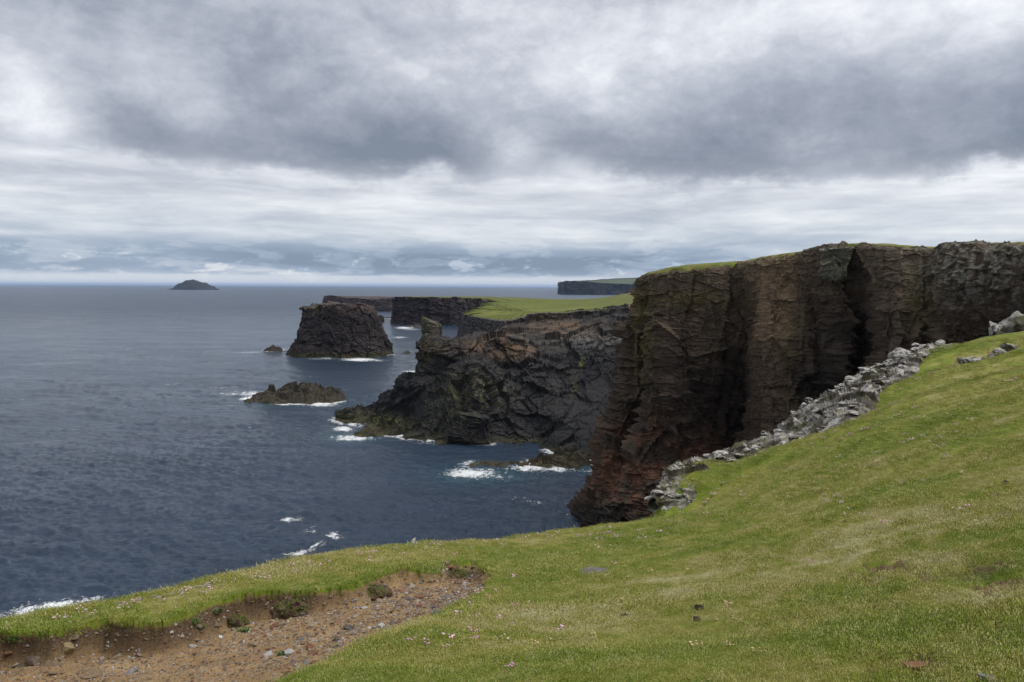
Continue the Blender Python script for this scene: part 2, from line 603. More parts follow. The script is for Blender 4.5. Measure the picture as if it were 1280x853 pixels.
# ------------------------------------------------------------------ rock relief
def relief(q, amp=1.0, size=1.0, seed=0, dip=0.06, lump=0.0, bed=1.0, fine=1.0):
    """outward relief of jointed volcanic rock at points q: tilted facets in buttresses, beds and blocks with open joints; plus a tint per block"""
    s = 1.0 / size
    w = np.stack([perlin(q * 0.08 * s, seed + 1), perlin(q * 0.08 * s, seed + 2), perlin(q * 0.08 * s, seed + 4)], -1) * 0.9 * size
    w += np.stack([perlin(q * 0.6 * s, seed + 5), perlin(q * 0.6 * s, seed + 6), perlin(q * 0.6 * s, seed + 7)], -1) * 0.16 * size
    p = q + w
    p[:, 2] = p[:, 2] + dip * p[:, 0]
    d = fbm(q * 0.05 * s, 3, seed + 11) * 2.6
    f1, f2, c1, t1 = worley(p * np.array([0.13, 0.13, 0.045 + .03 * (1 - bed)]) * s, seed + 21, facet=True)      # tall buttresses
    d += (c1 - 0.5) * 2.2 + t1 * 2.6 - 1.1 * (1 - sstep(f2 - f1, 0.0, 0.05))
    if bed > .7:
        f1, f2, c6, t6 = worley(p * np.array([0.34, 0.34, 0.03]) * s, seed + 23, facet=True)                  # upright joints
        d += (c6 - 0.5) * 0.9 + t6 * 0.7 - 0.75 * (1 - sstep(f2 - f1, 0.0, 0.06))
    if lump:
        f1, f2, c5, t5 = worley(p * np.array([0.07, 0.07, 0.09]) * s, seed + 25, facet=True)                  # big masses with ledges between
        d += lump * ((c5 - .5) * 3.2 + t5 * 3.2 - f1 * 2.2)
    f1, f2, c2, t2 = worley(p * np.array([0.2, 0.2, 0.22 + 0.36 * bed]) * s, seed + 31, facet=True)           # beds
    d += (0.4 + .6 * fine) * ((c2 - 0.5) * 1.25 + t2 * 1.1) - 0.5 * (1 - sstep(f2 - f1, 0.0, 0.07))
    f1, f2, c3, t3 = worley(p * np.array([0.42, 0.42, 0.45 + 0.85 * bed]) * s, seed + 41, facet=True)         # slabs and blocks
    d += fine * ((c3 - 0.5) * 0.60 + t3 * 0.6) - 0.34 * (1 - sstep(f2 - f1, 0.0, 0.08))
    f1, f2, c4, t4 = worley(p * np.array([1.15, 1.15, 1.2 + 1.1 * bed]) * s, seed + 51, facet=True)           # small blocks
    d += fine * ((c4 - 0.5) * 0.24 + t4 * 0.28) - 0.12 * (1 - sstep(f2 - f1, 0.0, 0.10))
    d += fbm(q * 1.6 * s, 2, seed + 61) * 0.10
    tint = 0.28 * c1 + 0.30 * c2 + 0.27 * c3 + 0.15 * c4
    return d * amp * size, tint


def rock_colour(q, tint, lo, hi, seed=0, size=1.0):
    n = fbm(q * 0.12 / size, 4, seed + 71) * 0.6 + 0.5
    t = np.clip(0.55 * tint + 0.45 * n + fbm(q * 0.8 / size, 3, seed + 77) * 0.25, 0, 1)[:, None]
    return np.array(lo) * (1 - t) + np.array(hi) * t


def gpix(pp, x, y, sx, sy):
    return np.exp(-((pp[:, 0] - x) / sx) ** 2 - ((pp[:, 1] - y) / sy) ** 2)[:, None]


def tintmix(c, w, col):
    return c * (1 - w) + np.array(col) * w


def sheet(name, L, nr, nc, amp, size, seed, colour, mat, row_amp=None, parent=None, flip=False, lump=0.0, bed=1.0, calm=None, fine=1.0):
    """a rock face from a lattice of control points L[rows][cols], splined, broken up by relief()"""
    L = np.asarray(L, float)
    def even(A, n):
        seg = np.median(np.linalg.norm(np.diff(A, axis=0), axis=2), axis=1) ** 0.8
        c = np.concatenate([[0], np.cumsum(seg)])
        return np.interp(np.linspace(0, c[-1], n), c, np.arange(len(c)))
    tr = even(L, nr)
    G = catmull(L, tr)
    G = np.swapaxes(G, 0, 1)
    G = np.swapaxes(catmull(G, even(G, nc)), 0, 1)
    N = grid_normals(G)
    N = blur(blur(N, 6, 0), 6, 1)
    N /= np.linalg.norm(N, axis=2, keepdims=True)
    if flip:
        N = -N
    q = G.reshape(-1, 3)
    d, tint = relief(q, amp, size, seed, lump=lump, bed=bed, fine=fine)
    if row_amp is not None:
        ra = np.interp(tr / tr[-1], np.linspace(0, 1, len(row_amp)), row_amp)
        d = (d.reshape(nr, nc) * ra[:, None]).ravel()
    if calm is not None:
        d = d * calm(q)
    V = q + N.reshape(-1, 3) * d[:, None]
    col = colour(V, tint)
    F = grid_faces(nr, nc)
    me = mesh_from(name, V, F if flip else F[:, ::-1], np.clip(col, 0.004, 1))
    return link(name, me, mat, parent), V.reshape(nr, nc, 3)


def mass(name, pts, per, nz, zb, amp, size, seed, colour, mat, cap=14, capz=None, turf=None, batter=0.0, capcol=None, capamp=1.0):
    """a closed rock mass from its plan outline: relief walls down into the sea and a top; turf=(start fraction) makes the top a turf part"""
    A = np.array([(p[0], p[1], p[2]) for p in pts], float)
    O = np.array([p[3] if len(p) > 3 else batter for p in pts], float)
    k = len(A)
    Ac = np.concatenate([A[-1:], A, A[:2]])
    Oc = np.concatenate([O[-1:], O, O[:2]])
    Pl, Ol = [], []
    for i in range(k):
        t = np.arange(per[i]) / per[i]
        c = catmull(Ac[i:i + 4], 1 + t)
        Pl.append(c)
        Ol.append(Oc[i + 1] * (1 - t) + Oc[i + 2] * t)
    C = np.concatenate(Pl)
    O = np.concatenate(Ol)
    m = len(C)
    area = np.sum(C[:, 0] * np.roll(C[:, 1], -1) - np.roll(C[:, 0], -1) * C[:, 1])
    T = np.roll(C, -2, 0) - np.roll(C, 2, 0)
    Nn = np.stack([T[:, 1], -T[:, 0]], -1) * (1 if area > 0 else -1)
    Nn /= np.maximum(np.linalg.norm(Nn, axis=1, keepdims=True), 1e-9)
    for _ in range(8):
        Nn = (np.roll(Nn, 1, 0) + 2 * Nn + np.roll(Nn, -1, 0)) / 4
    Nn /= np.linalg.norm(Nn, axis=1, keepdims=True)
    t = np.linspace(0, 1, nz)
    Z = C[None, :, 2] * (1 - t[:, None]) + zb * t[:, None]
    off = O[None, :] * (t[:, None] ** 1.15)
    G = np.zeros((nz, m, 3))
    G[..., 0] = C[None, :, 0] + Nn[None, :, 0] * off
    G[..., 1] = C[None, :, 1] + Nn[None, :, 1] * off
    G[..., 2] = Z
    q = G.reshape(-1, 3)
    d, tint = relief(q, amp, size, seed)
    d = d.reshape(nz, m)
    V = G.copy()
    V[..., :2] += Nn[None] * d[..., None]
    V[0, :, 2] += d[0] * 0.25
    cx = np.mean(C[:, :2], 0)
    fr = np.concatenate([[0.012, 0.035], np.linspace(0.08, 1.0, cap)])
    rings = []
    for f in fr:
        r = V[0].copy()
        r[:, :2] = V[0, :, :2] * (1 - f) + cx * f
        zc = capz(r[:, 0], r[:, 1]) if capz else C[:, 2]
        ez = V[0, :, 2] * (1 - sstep(f, 0, 0.5)) + np.mean(C[:, 2]) * sstep(f, 0, 0.5)
        r[:, 2] = zc + (ez - zc) * max(0, 1 - f / 0.25) if capz else ez
        r[:, 2] += fbm(r * 0.35 / size, 4, seed + 5) * capamp * size * min(1, f * 12)
        rings.append(r)
    R = np.array(rings)
    full = np.concatenate([R[::-1], V], 0)
    nR = len(R)
    qf = full.reshape(-1, 3)
    tf = np.concatenate([np.full(nR * m, 0.55), tint])
    col = colour(qf, tf).reshape(nR + nz, m, 3)
    if capcol is not None:
        col[:nR] = capcol(R[::-1].reshape(-1, 3)).reshape(nR, m, 3)
    col = np.clip(col, 0.004, 1)
    flip = area > 0
    def faces(r):
        F = grid_faces(r, m, True)
        return F if flip else F[:, ::-1]
    if turf is None:
        o = link(name, mesh_from(name, qf, faces(nR + nz), col.reshape(-1, 3)), mat)
    else:
        o = link(name, mesh_from(name, full[nR - 2:].reshape(-1, 3), faces(nz + 2), col[nR - 2:].reshape(-1, 3)), mat)
        Tt = full[:nR - 1].copy()
        Tt[..., 2] += 0.12 * size
        Tt[-1, :, 2] -= 0.3 * size
        tc = turf(Tt.reshape(-1, 3))
        link('turf', mesh_from('turf', Tt.reshape(-1, 3), faces(nR - 1), tc, True), MAT_FARTURF, o)
    return o


# ------------------------------------------------------------------ foreground terrain: a smooth surface through surveyed points
CTRL = [(0, 780, 9.4), (0, 800, 8.6), (0, 853, 6.2), (100, 765, 10), (100, 785, 9.2), (100, 853, 6.0), (300, 718, 12.8), (300, 745, 10.8), (300, 790, 8.2), (300, 853, 5.7),
        (500, 685, 16.5), (500, 705, 13.6), (500, 740, 10.4), (500, 790, 7.5), (500, 853, 5.2),
        (712, 662, 27), (712, 680, 20), (712, 710, 14), (712, 760, 9.2), (712, 853, 4.8),
        (860, 635, 34), (860, 650, 26), (860, 680, 17), (860, 730, 10.2), (860, 790, 6.7), (860, 853, 4.4),
        (1000, 550, 42), (1000, 575, 31), (1000, 610, 20.5), (1000, 660, 12.8), (1000, 740, 7.2), (1000, 853, 4.0),
        (1130, 470, 50), (1130, 500, 36), (1130, 550, 22), (1130, 620, 12.8), (1130, 720, 7.0), (1130, 853, 3.7),
        (1280, 412, 60), (1280, 440, 42), (1280, 480, 28), (1280, 540, 16.5), (1280, 600, 10.8), (1280, 700, 6.2), (1280, 853, 3.4),
        (832, 614, 35.5), (862, 583, 38), (935, 563, 43), (1016, 508, 48), (1055, 486, 50), (1095, 466, 53), (1130, 449, 56), (1200, 427, 59),
        (-250, 850, 8.2), (1500, 370, 75), (1500, 450, 30)]
CP = np.array([P(*c) for c in CTRL] + [[0, 0, EYE - 1.62], [-4, 0, EYE - 2.9], [5, 0, EYE - 0.7], [0, -6, EYE - 1.0], [-8, -8, EYE - 3.2], [8, -8, EYE + 0.8], [30, 0, EYE + 3.0]])


def _tk(r2):
    return 0.5 * r2 * np.log(r2 + 1e-9)


_xy, _n = CP[:, :2], len(CP)
_K = _tk(((_xy[:, None] - _xy[None]) ** 2).sum(-1)) + np.eye(_n) * 0.04
_A = np.zeros((_n + 3, _n + 3))
_A[:_n, :_n] = _K
_A[:_n, _n] = 1
_A[:_n, _n + 1:] = _xy
_A[_n:, :_n] = _A[:_n, _n:].T
_W = np.linalg.solve(_A, np.concatenate([CP[:, 2], np.zeros(3)]))


def tps(X, Y):
    s = X.shape
    p = np.stack([X.ravel(), Y.ravel()], -1)
    out = np.empty(len(p))
    for i in range(0, len(p), 50000):
        c = p[i:i + 50000]
        out[i:i + 50000] = _tk(((c[:, None] - _xy[None]) ** 2).sum(-1)) @ _W[:_n] + _W[_n] + c @ _W[_n + 1:]
    return out.reshape(s)


# seaward edge of the turf, in plan
EDGE = np.array([P(*c) for c in [(-420, 930, 6.6), (-250, 850, 8.3), (-120, 806, 9.0), (0, 781, 9.6), (100, 764, 10.3), (200, 746, 11.3), (300, 720, 12.9), (400, 700, 14.8), (500, 683, 17), (600, 672, 21.5), (712, 661, 28),
                                 (790, 650, 31.5), (822, 634, 33.5), (832, 612, 35.5), (856, 583, 38), (895, 568, 40), (935, 561, 43), (965, 547, 44.5), (985, 533, 45.5), (1016, 506, 48), (1055, 485, 50), (1095, 465, 53), (1130, 448, 56), (1200, 426, 59), (1280, 410, 63), (1400, 385, 71), (1600, 350, 85), (1900, 300, 100)]])
EDGE_B = np.arctan2(EDGE[:, 0], EDGE[:, 1])
EDGE_R = np.hypot(EDGE[:, 0], EDGE[:, 1])


def edge_r(b):
    return np.interp(b, EDGE_B, EDGE_R)


def hit(px, py, dz=0.0):
    """where a line of sight meets the foreground surface"""
    ts = np.linspace(2.0, 95.0, 900)
    pts = np.array([P(px, py, t) for t in (2.0, 95.0)])
    k = (ts - 2.0) / 93.0
    L = pts[0] * (1 - k)[:, None] + pts[1] * k[:, None]
    h = L[:, 2] - ground_z(L[:, 0], L[:, 1]) - dz
    i = np.argmax(h < 0)
    if i == 0:
        i = np.argmin(h)
        return L[i]
    a = h[i - 1] / (h[i - 1] - h[i])
    return L[i - 1] * (1 - a) + L[i] * a


def hit0(px, py):
    ts = np.linspace(2.0, 40.0, 1200)
    p0, p1 = P(px, py, 2.0), P(px, py, 40.0)
    k = (ts - 2.0) / 38.0
    L = p0 * (1 - k)[:, None] + p1 * k[:, None]
    h = L[:, 2] - tps(L[:, 0], L[:, 1])
    i = max(1, int(np.argmax(h < 0)))
    return L[i]


# the bare eroded hollow, its scarp on the seaward side
SCARP_PX = [(-160, 850), (-60, 812), (0, 793), (60, 792), (95, 784), (130, 778), (170, 780), (205, 777), (236, 764), (275, 752), (310, 744), (345, 741), (372, 739), (400, 739), (440, 736), (470, 722), (500, 716), (545, 718), (562, 706), (600, 706), (615, 720)]
LOWER_PX = [(612, 736), (590, 752), (570, 766), (530, 782), (490, 797), (450, 813), (400, 833), (355, 855), (300, 880), (200, 930), (60, 990), (-200, 1010)]
SCARP = np.array([hit0(*p)[:2] for p in SCARP_PX])
LOWER = np.array([hit0(*p)[:2] for p in LOWER_PX])
HOLLOW = np.concatenate([SCARP, LOWER])


def in_poly(x, y, poly):
    r = np.zeros(x.shape, bool)
    n = len(poly)
    j = n - 1
    for i in range(n):
        xi, yi = poly[i]
        xj, yj = poly[j]
        c = ((yi > y) != (yj > y)) & (x < (xj - xi) * (y - yi) / (yj - yi + 1e-12) + xi)
        r ^= c
        j = i
    return r


def dist_line(x, y, line):
    d = np.full(x.shape, 1e9)
    for a, b in zip(line[:-1], line[1:]):
        ab = b - a
        t = np.clip(((x - a[0]) * ab[0] + (y - a[1]) * ab[1]) / (ab @ ab), 0, 1)
        d = np.minimum(d, np.hypot(x - a[0] - t * ab[0], y - a[1] - t * ab[1]))
    return d


PATCHES = [(1095, 712, .30, .8), (1120, 710, .2, .7), (1200, 716, .35, .9), (1240, 708, .28, .9), (1265, 728, .25, .8), (1262, 746, .18, 1), (1265, 779, .16, 1), (1100, 758, .10, 1), (1170, 762, .1, .8), (1165, 778, .1, 1), (1225, 804, .08, 1),
           (740, 716, .30, .35), (752, 732, .2, .5), (735, 738, .15, .5), (875, 765, .05, 1), (838, 745, .12, .4), (655, 735, .2, .5), (1145, 832, .2, .8), (1085, 728, .15, .6),
           (560, 712, .4, .6), (1240, 445, 1.6, .6)]
_patch_xy = None


def hollow_masks(x, y):
    ins = in_poly(x, y, HOLLOW)
    ds = dist_line(x, y, SCARP)
    dl = dist_line(x, y, LOWER)
    return ins, ds, dl


def ground_z(X, Y, detail=True):
    X, Y = np.asarray(X, float), np.asarray(Y, float)
    z = tps(X, Y)
    if not detail:
        return z
    q = np.stack([X.ravel(), Y.ravel(), np.zeros(X.size)], -1)
    r = np.hypot(X, Y)
    z = z + ((fbm(q * 0.35, 3, 2) * 0.12 + fbm(q * 1.3, 3, 5) * 0.05).reshape(X.shape)) * sstep(r, 1.0, 5.0)
    z = z + (fbm(q * 0.12, 3, 12) * 0.5).reshape(X.shape) * sstep(r, 15.0, 30.0)
    m = (r < 16) & (X < 2.5)
    if np.any(m):
        xm, ym = X[m], Y[m]
        qm = np.stack([xm, ym, np.zeros(xm.size)], -1)
        wx = fbm(qm * 1.1, 2, 31) * 0.14
        wy = fbm(qm * 1.1, 2, 37) * 0.14
        ins, ds, dl = hollow_masks(xm + wx, ym + wy)
        dep = np.interp(xm, [-6.0, -4.0, -2.5, -1.0, 0.0], [0.30, 0.30, 0.22, 0.16, 0.12])
        drop = dep * sstep(ds, 0.0, 0.20) * sstep(dl, 0.0, 0.9) + 0.05 * sstep(dl, 0, 0.25)
        rough = fbm(qm * 5.0, 4, 44) * 0.05 + fbm(qm * 16.0, 3, 47) * 0.02
        lip = 0.05 * np.exp(-(ds / 0.25) ** 2) * (~ins)
        z[m] = z[m] - ins * (drop - rough) + lip
    return z


def lip_drop(X, Y):
    """the turf rolls over towards the cliff edge"""
    b = np.arctan2(X, Y)
    return np.hypot(X, Y) / edge_r(b)


BAND_UP = [(818, 640), (826, 614), (845, 592), (856, 577), (895, 563), (935, 556), (963, 541), (985, 527), (1016, 499), (1055, 478), (1095, 458), (1106, 447), (1122, 438), (1150, 432), (1185, 424)]
BAND_LOW = [(832, 640), (866, 620), (888, 606), (908, 594), (940, 588), (965, 576), (990, 566), (1012, 547), (1042, 533), (1070, 516), (1100, 502), (1138, 490), (1150, 470), (1168, 446), (1192, 428)]
BAND = BAND_UP + BAND_LOW[::-1]


def row_power(er):
    return np.interp(er, [14, 24], [0.05, 1.0])


def build_ground():
    b0, b1 = math.radians(-36), math.radians(36)
    nb = 900
    beta = np.concatenate([np.linspace(math.radians(-70), b0, 50)[:-1], np.linspace(b0, b1, nb), np.linspace(b1, math.radians(70), 50)[1:]])
    er = edge_r(beta)
    t = np.linspace(0, 1, 430)
    # even steps in elevation as seen from standing height, roughly even on screen
    r0 = 1.6
    wob = fbm(np.stack([beta * 60, beta * 0, beta * 0], -1), 4, 3) * 0.012
    er = er * (1 + wob)
    pw = row_power(er)[None, :]
    R = (r0 ** -pw * (1 - t)[:, None] + er[None, :] ** -pw * t[:, None]) ** (-1 / pw)
    X = R * np.sin(beta)[None]
    Y = R * np.cos(beta)[None]
    Z = ground_z(X, Y)
    # roll-over at the lip
    u = R / er[None]
    Z = Z - np.maximum(0, (u - 0.985) / 0.015) ** 2 * 0.12
    # masks
    ins = np.zeros(X.shape)
    dk = np.zeros(X.shape)
    m = (R < 16) & (X < 2.5)
    qm = np.stack([X[m], Y[m], np.zeros(m.sum())], -1)
    wx = fbm(qm * 1.1, 2, 31) * 0.14
    wy = fbm(qm * 1.1, 2, 37) * 0.14
    i_, ds, dl = hollow_masks(X[m] + wx, Y[m] + wy)
    sd_ = np.where(i_, 1, -1) * np.minimum(ds, dl)
    ins[m] = sstep(sd_, -0.03, 0.05)
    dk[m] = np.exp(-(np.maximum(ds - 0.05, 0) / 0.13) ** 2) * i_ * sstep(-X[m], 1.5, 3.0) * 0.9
    for px, py, rad, s in PATCHES:
        h = hit(px, py)
        rad, s = rad * 1.5, min(1.0, s * 1.25)
        d = np.hypot(X - h[0], (Y - h[1]) * 0.8)
        k = d < rad * 2.2
        if np.any(k):
            qk = np.stack([X[k], Y[k], np.zeros(k.sum())], -1)
            w = np.clip(s * (1.15 - d[k] / rad) + fbm(qk * 9.0 / max(rad * 3, .3), 4, 81) * 1.9 - .12, 0, 1)
            ins[k] = np.maximum(ins[k], w)
            dk[k] = np.maximum(dk[k], w * 0.85)
            Z[k] -= w * 0.045
    V = np.stack([X, Y, Z], -1)
    # sea cliff below the turf edge, never seen from the path
    rows, rk = [], []
    dirv = np.stack([np.sin(beta), np.cos(beta)], -1)
    for f in np.linspace(0.04, 1.0, 22):
        zz = Z[-1] * (1 - f) - 3 * f
        q = np.stack([X[-1], Y[-1], zz], -1)
        d = fbm(q * 0.4, 3, 9) * 0.8 * f + 6 * f + 0.15
        rows.append(np.stack([X[-1] + dirv[:, 0] * d, Y[-1] + dirv[:, 1] * d, zz], -1))
    V = np.concatenate([V, np.array(rows)], 0)
    nr, nc = V.shape[:2]
    rk = np.zeros((nr, nc))
    rk[430:] = 1
    ext = lambda A: np.concatenate([A, np.zeros((nr - 430, nc))], 0)
    colr = np.stack([ext(ins), rk, ext(dk)], -1).reshape(-1, 3)
    F = grid_faces(nr, nc)[:, ::-1]
    soil = (ext(ins).ravel()[F].mean(1) > 0.5) & (V.reshape(-1, 3)[F[:, 0], 0] < 2.5) & (np.hypot(V.reshape(-1, 3)[F[:, 0], 0], V.reshape(-1, 3)[F[:, 0], 1]) < 16)
    def sub(name, mask):
        f = F[mask]
        ids, invx = np.unique(f, return_inverse=True)
        return link(name, mesh_from(name, V.reshape(-1, 3)[ids], invx.reshape(-1, 4), colr[ids], True), MAT_GROUND)
    tag(sub('grassy_slope', ~soil), 'short green turf slope falling from the viewer to the cliff edge', kind='structure')
    tag(sub('bare_earth', soil), 'bare brown eroded earth hollow in the turf at lower left', kind='structure')
    global GPIX, GPTS
    GPTS = np.stack([X, Y, Z], -1)[::3, 49:-49:2].reshape(-1, 3)
    GPIX = proj(GPTS)
    py = proj(np.stack([X, Y, Z], -1).reshape(-1, 3))[:, 1].reshape(X.shape)
    seen = (py <= np.minimum.accumulate(py, 0) + 0.3)[::3, 49:-49:2].ravel()
    GPTS, GPIX = GPTS[seen], GPIX[seen]
    return ins, beta, R


INS, BETA, RG = build_ground()


def ins_at(x, y):
    """soil mask at plan points"""
    b = np.arctan2(x, y)
    ib = np.clip(np.searchsorted(BETA, b), 1, len(BETA) - 1)
    r = np.hypot(x, y)
    pw = row_power(RG[-1, ib])
    t = (1.6 ** -pw - np.maximum(r, 1.6) ** -pw) / (1.6 ** -pw - RG[-1, ib] ** -pw)
    it = np.clip((t * 429).round().astype(int), 0, 429)
    return INS[it, ib]


# ------------------------------------------------------------------ sea
FOAM = [  # picture position, half widths, strength : where surf lies on the water
    (60, 760, 75, 7, 1.0, -0.14), (30, 768, 50, 5, .8, -0.14), (110, 752, 40, 6, .7, -0.14), (362, 651, 18, 3.5, 1.0, -0.1), (418, 671, 13, 7, .85, 0), (388, 664, 10, 5, .7, 0), (372, 691, 24, 4, 1.0, -0.15), (396, 685, 16, 4, .7, -.2), (660, 630, 30, 3, .45, 0),
    (330, 494, 45, 4, 1.0, .05), (365, 502, 45, 5, 1.1, .1), (400, 506, 30, 4, 1.0, 0), (300, 493, 40, 3, .7, 0), (300, 508, 60, 1.6, .45, 0), (310, 441, 24, 1.6, .65, 0), (345, 501, 42, 5, 1.2, .1), (345, 437, 22, 2.5, .7, 0), (400, 449, 35, 2, .6, 0), (450, 450, 28, 2.6, 1.1, 0), (470, 451, 18, 2, .7, 0),
    (440, 549, 32, 4.5, 1.0, 0), (430, 537, 16, 4, 1.0, 0), (432, 523, 18, 3, .9, 0), (455, 545, 24, 4, .7, 0), (508, 540, 24, 4, .8, 0), (480, 531, 15, 3, .6, .2),
    (588, 593, 40, 7, 1.1, 0), (625, 597, 25, 6, .6, 0), (690, 588, 40, 5, .9, 0), (735, 575, 28, 9, 1.1, 0), (745, 565, 16, 5, 1.0, 0), (640, 625, 25, 5, .35, 0), (750, 590, 20, 8, .7, 0),
    (505, 410, 14, 2, 1.0, 0), (515, 412, 20, 1.6, .7, 0), (488, 398, 14, 1.2, .7, 0), (500, 422, 14, 1.5, .8, 0), (514, 465, 15, 2, 1.0, 0), (565, 428, 8, 2, 1.0, 0), (500, 404, 12, 1.2, .5, 0), (490, 440, 15, 1.5, .4, 0),
    (230, 453, 30, 1.2, .4, 0), (150, 510, 60, 1.5, .35, 0), (60, 500, 60, 1.2, .3, 0), (220, 497, 40, 1.5, .35, 0), (280, 540, 24, 1.2, .4, 0), (310, 534, 10, 1.2, .4, 0), (170, 470, 40, 1, .3, 0), (60, 450, 50, 1, .3, 0), (730, 364, 9, .7, .9, 0), (640, 370, 60, .6, .3, 0), (330, 560, 20, 1.4, .3, 0), (385, 552, 8, 1.2, .4, 0), (240, 590, 40, 2, .25, 0), (660, 362, 70, .5, .35, 0)]


def shore_foam(flat):
    """surf close round everything that stands in the water"""
    from mathutils import kdtree
    pts = []
    for o in COL.objects:
        if o.type != 'MESH' or o.name.split('.')[0] not in ('skerry', 'shore_rock', 'rock_bar', 'sea_stack', 'headland', 'sea_cliff', 'block_headland', 'field_plateau'):
            continue
        v = np.empty(len(o.data.vertices) * 3, np.float32)
        o.data.vertices.foreach_get('co', v)
        v = v.reshape(-1, 3)
        v = v[np.abs(v[:, 2]) < 0.5]
        if len(v) > 900:
            v = v[rng.permutation(len(v))[:900]]
        w = {'skerry': 1.0, 'rock_bar': .9, 'shore_rock': .8, 'sea_stack': .7, 'headland': .95, 'sea_cliff': .7}.get(o.name.split('.')[0], .5)
        pts += [(p, w) for p in v]
    kd = kdtree.KDTree(len(pts))
    for i, (p, w) in enumerate(pts):
        kd.insert((p[0], p[1], 0), i)
    kd.balance()
    A = np.array([p[:2] for p, w in pts])
    lo, hi = A.min(0) - 12, A.max(0) + 12
    foam = np.zeros(len(flat))
    idx = np.where((flat[:, 0] > lo[0]) & (flat[:, 0] < hi[0]) & (flat[:, 1] > lo[1]) & (flat[:, 1] < hi[1]) & (np.abs(np.arctan2(flat[:, 0], flat[:, 1])) < 0.62))[0]
    patch = np.clip(perlin(flat[idx] * 0.07, 91) * 1.6 + 0.55, 0, 1)
    for k, i in enumerate(idx):
        if patch[k] <= 0:
            continue
        co, j, d = kd.find((flat[i, 0], flat[i, 1], 0))
        if d < 8:
            foam[i] = pts[j][1] * math.exp(-(d / 2.5) ** 2) * patch[k] * 1.45
    return foam


def build_sea():
    dy = np.concatenate([np.geomspace(0.35, 8, 60), np.linspace(8.6, 520, 560)])
    rr = EYE * FPX / dy                      # one row per picture row, far to near
    bmax = math.radians(37)
    beta = np.concatenate([np.linspace(math.radians(-85), -bmax, 60)[:-1], np.linspace(-bmax, math.radians(24), 720), np.linspace(math.radians(24), math.radians(85), 120)[1:]])
    X = rr[:, None] * np.sin(beta)
    Y = rr[:, None] * np.cos(beta)
    step = np.gradient(-rr)[:, None] * np.ones_like(X)
    lat = rr[:, None] * 0.0015
    q2 = np.stack([X.ravel(), Y.ravel(), np.zeros(X.size)], -1)
    ph = fbm(q2 * 0.02, 3, 3).reshape(X.shape)
    amp_n = 0.55 + 0.9 * (fbm(q2 * 0.009, 3, 8).reshape(X.shape) + 0.4)
    Z = np.zeros_like(X)
    g = np.random.default_rng(11)
    for k in range(62):
        lam = 0.9 * (6.5 / 0.9) ** (k / 43)           # up to a 20 m swell
        th = math.radians(205 + g.normal() * (40 if lam < 2.5 else 22))
        kx, ky = math.sin(th) * 2 * math.pi / lam, math.cos(th) * 2 * math.pi / lam
        fade = 1 - sstep(step, lam * 0.5, lam * 1.2)
        a = 0.0125 * lam * (0.30 if lam > 6.5 else 0.42 if lam > 3.2 else 1.0)
        s = np.sin(kx * X + ky * Y + g.uniform(0, 6.28) + ph * (5.0 + 14.0 / lam))
        Z += fade * a * (s + 0.25 * np.abs(s)) * amp_n
    V = np.stack([X, Y, Z], -1).reshape(-1, 3)
    flat = V.copy()
    flat[:, 2] = 0
    pp = proj(flat)
    foam = shore_foam(flat)
    for px, py, sx, sy, s, sl in FOAM:
        dx = pp[:, 0] - px
        dyy = pp[:, 1] - py - dx * sl
        foam = np.maximum(foam, s * 1.2 * np.exp(-(dx / sx) ** 2 - (dyy / sy) ** 2))
    # scattered whitecaps
    qs = q2 * np.array([0.035, 0.07, 0])
    cap = sstep(perlin(qs, 61) + perlin(q2 * 0.006, 66) * 0.5, 0.60, 0.9) * 0.5
    foam = np.maximum(foam, cap)
    far = sstep(np.hypot(V[:, 0], V[:, 1]), 150, 1800)
    turq = np.clip(sum(np.exp(-((pp[:, 0] - a) / b) ** 2 - ((pp[:, 1] - c) / d) ** 2) for a, b, c, d in [(600, 60, 596, 12), (740, 40, 578, 14), (440, 40, 548, 8), (370, 60, 502, 8)]) * 0.8, 0, 1)
    col = np.stack([foam, far, turq], -1)
    me = mesh_from('sea', V, grid_faces(len(dy), len(beta)), col, True)
    tag(link('sea', me, MAT_SEA), 'dark slate blue choppy sea with streaks of white foam', kind='structure')



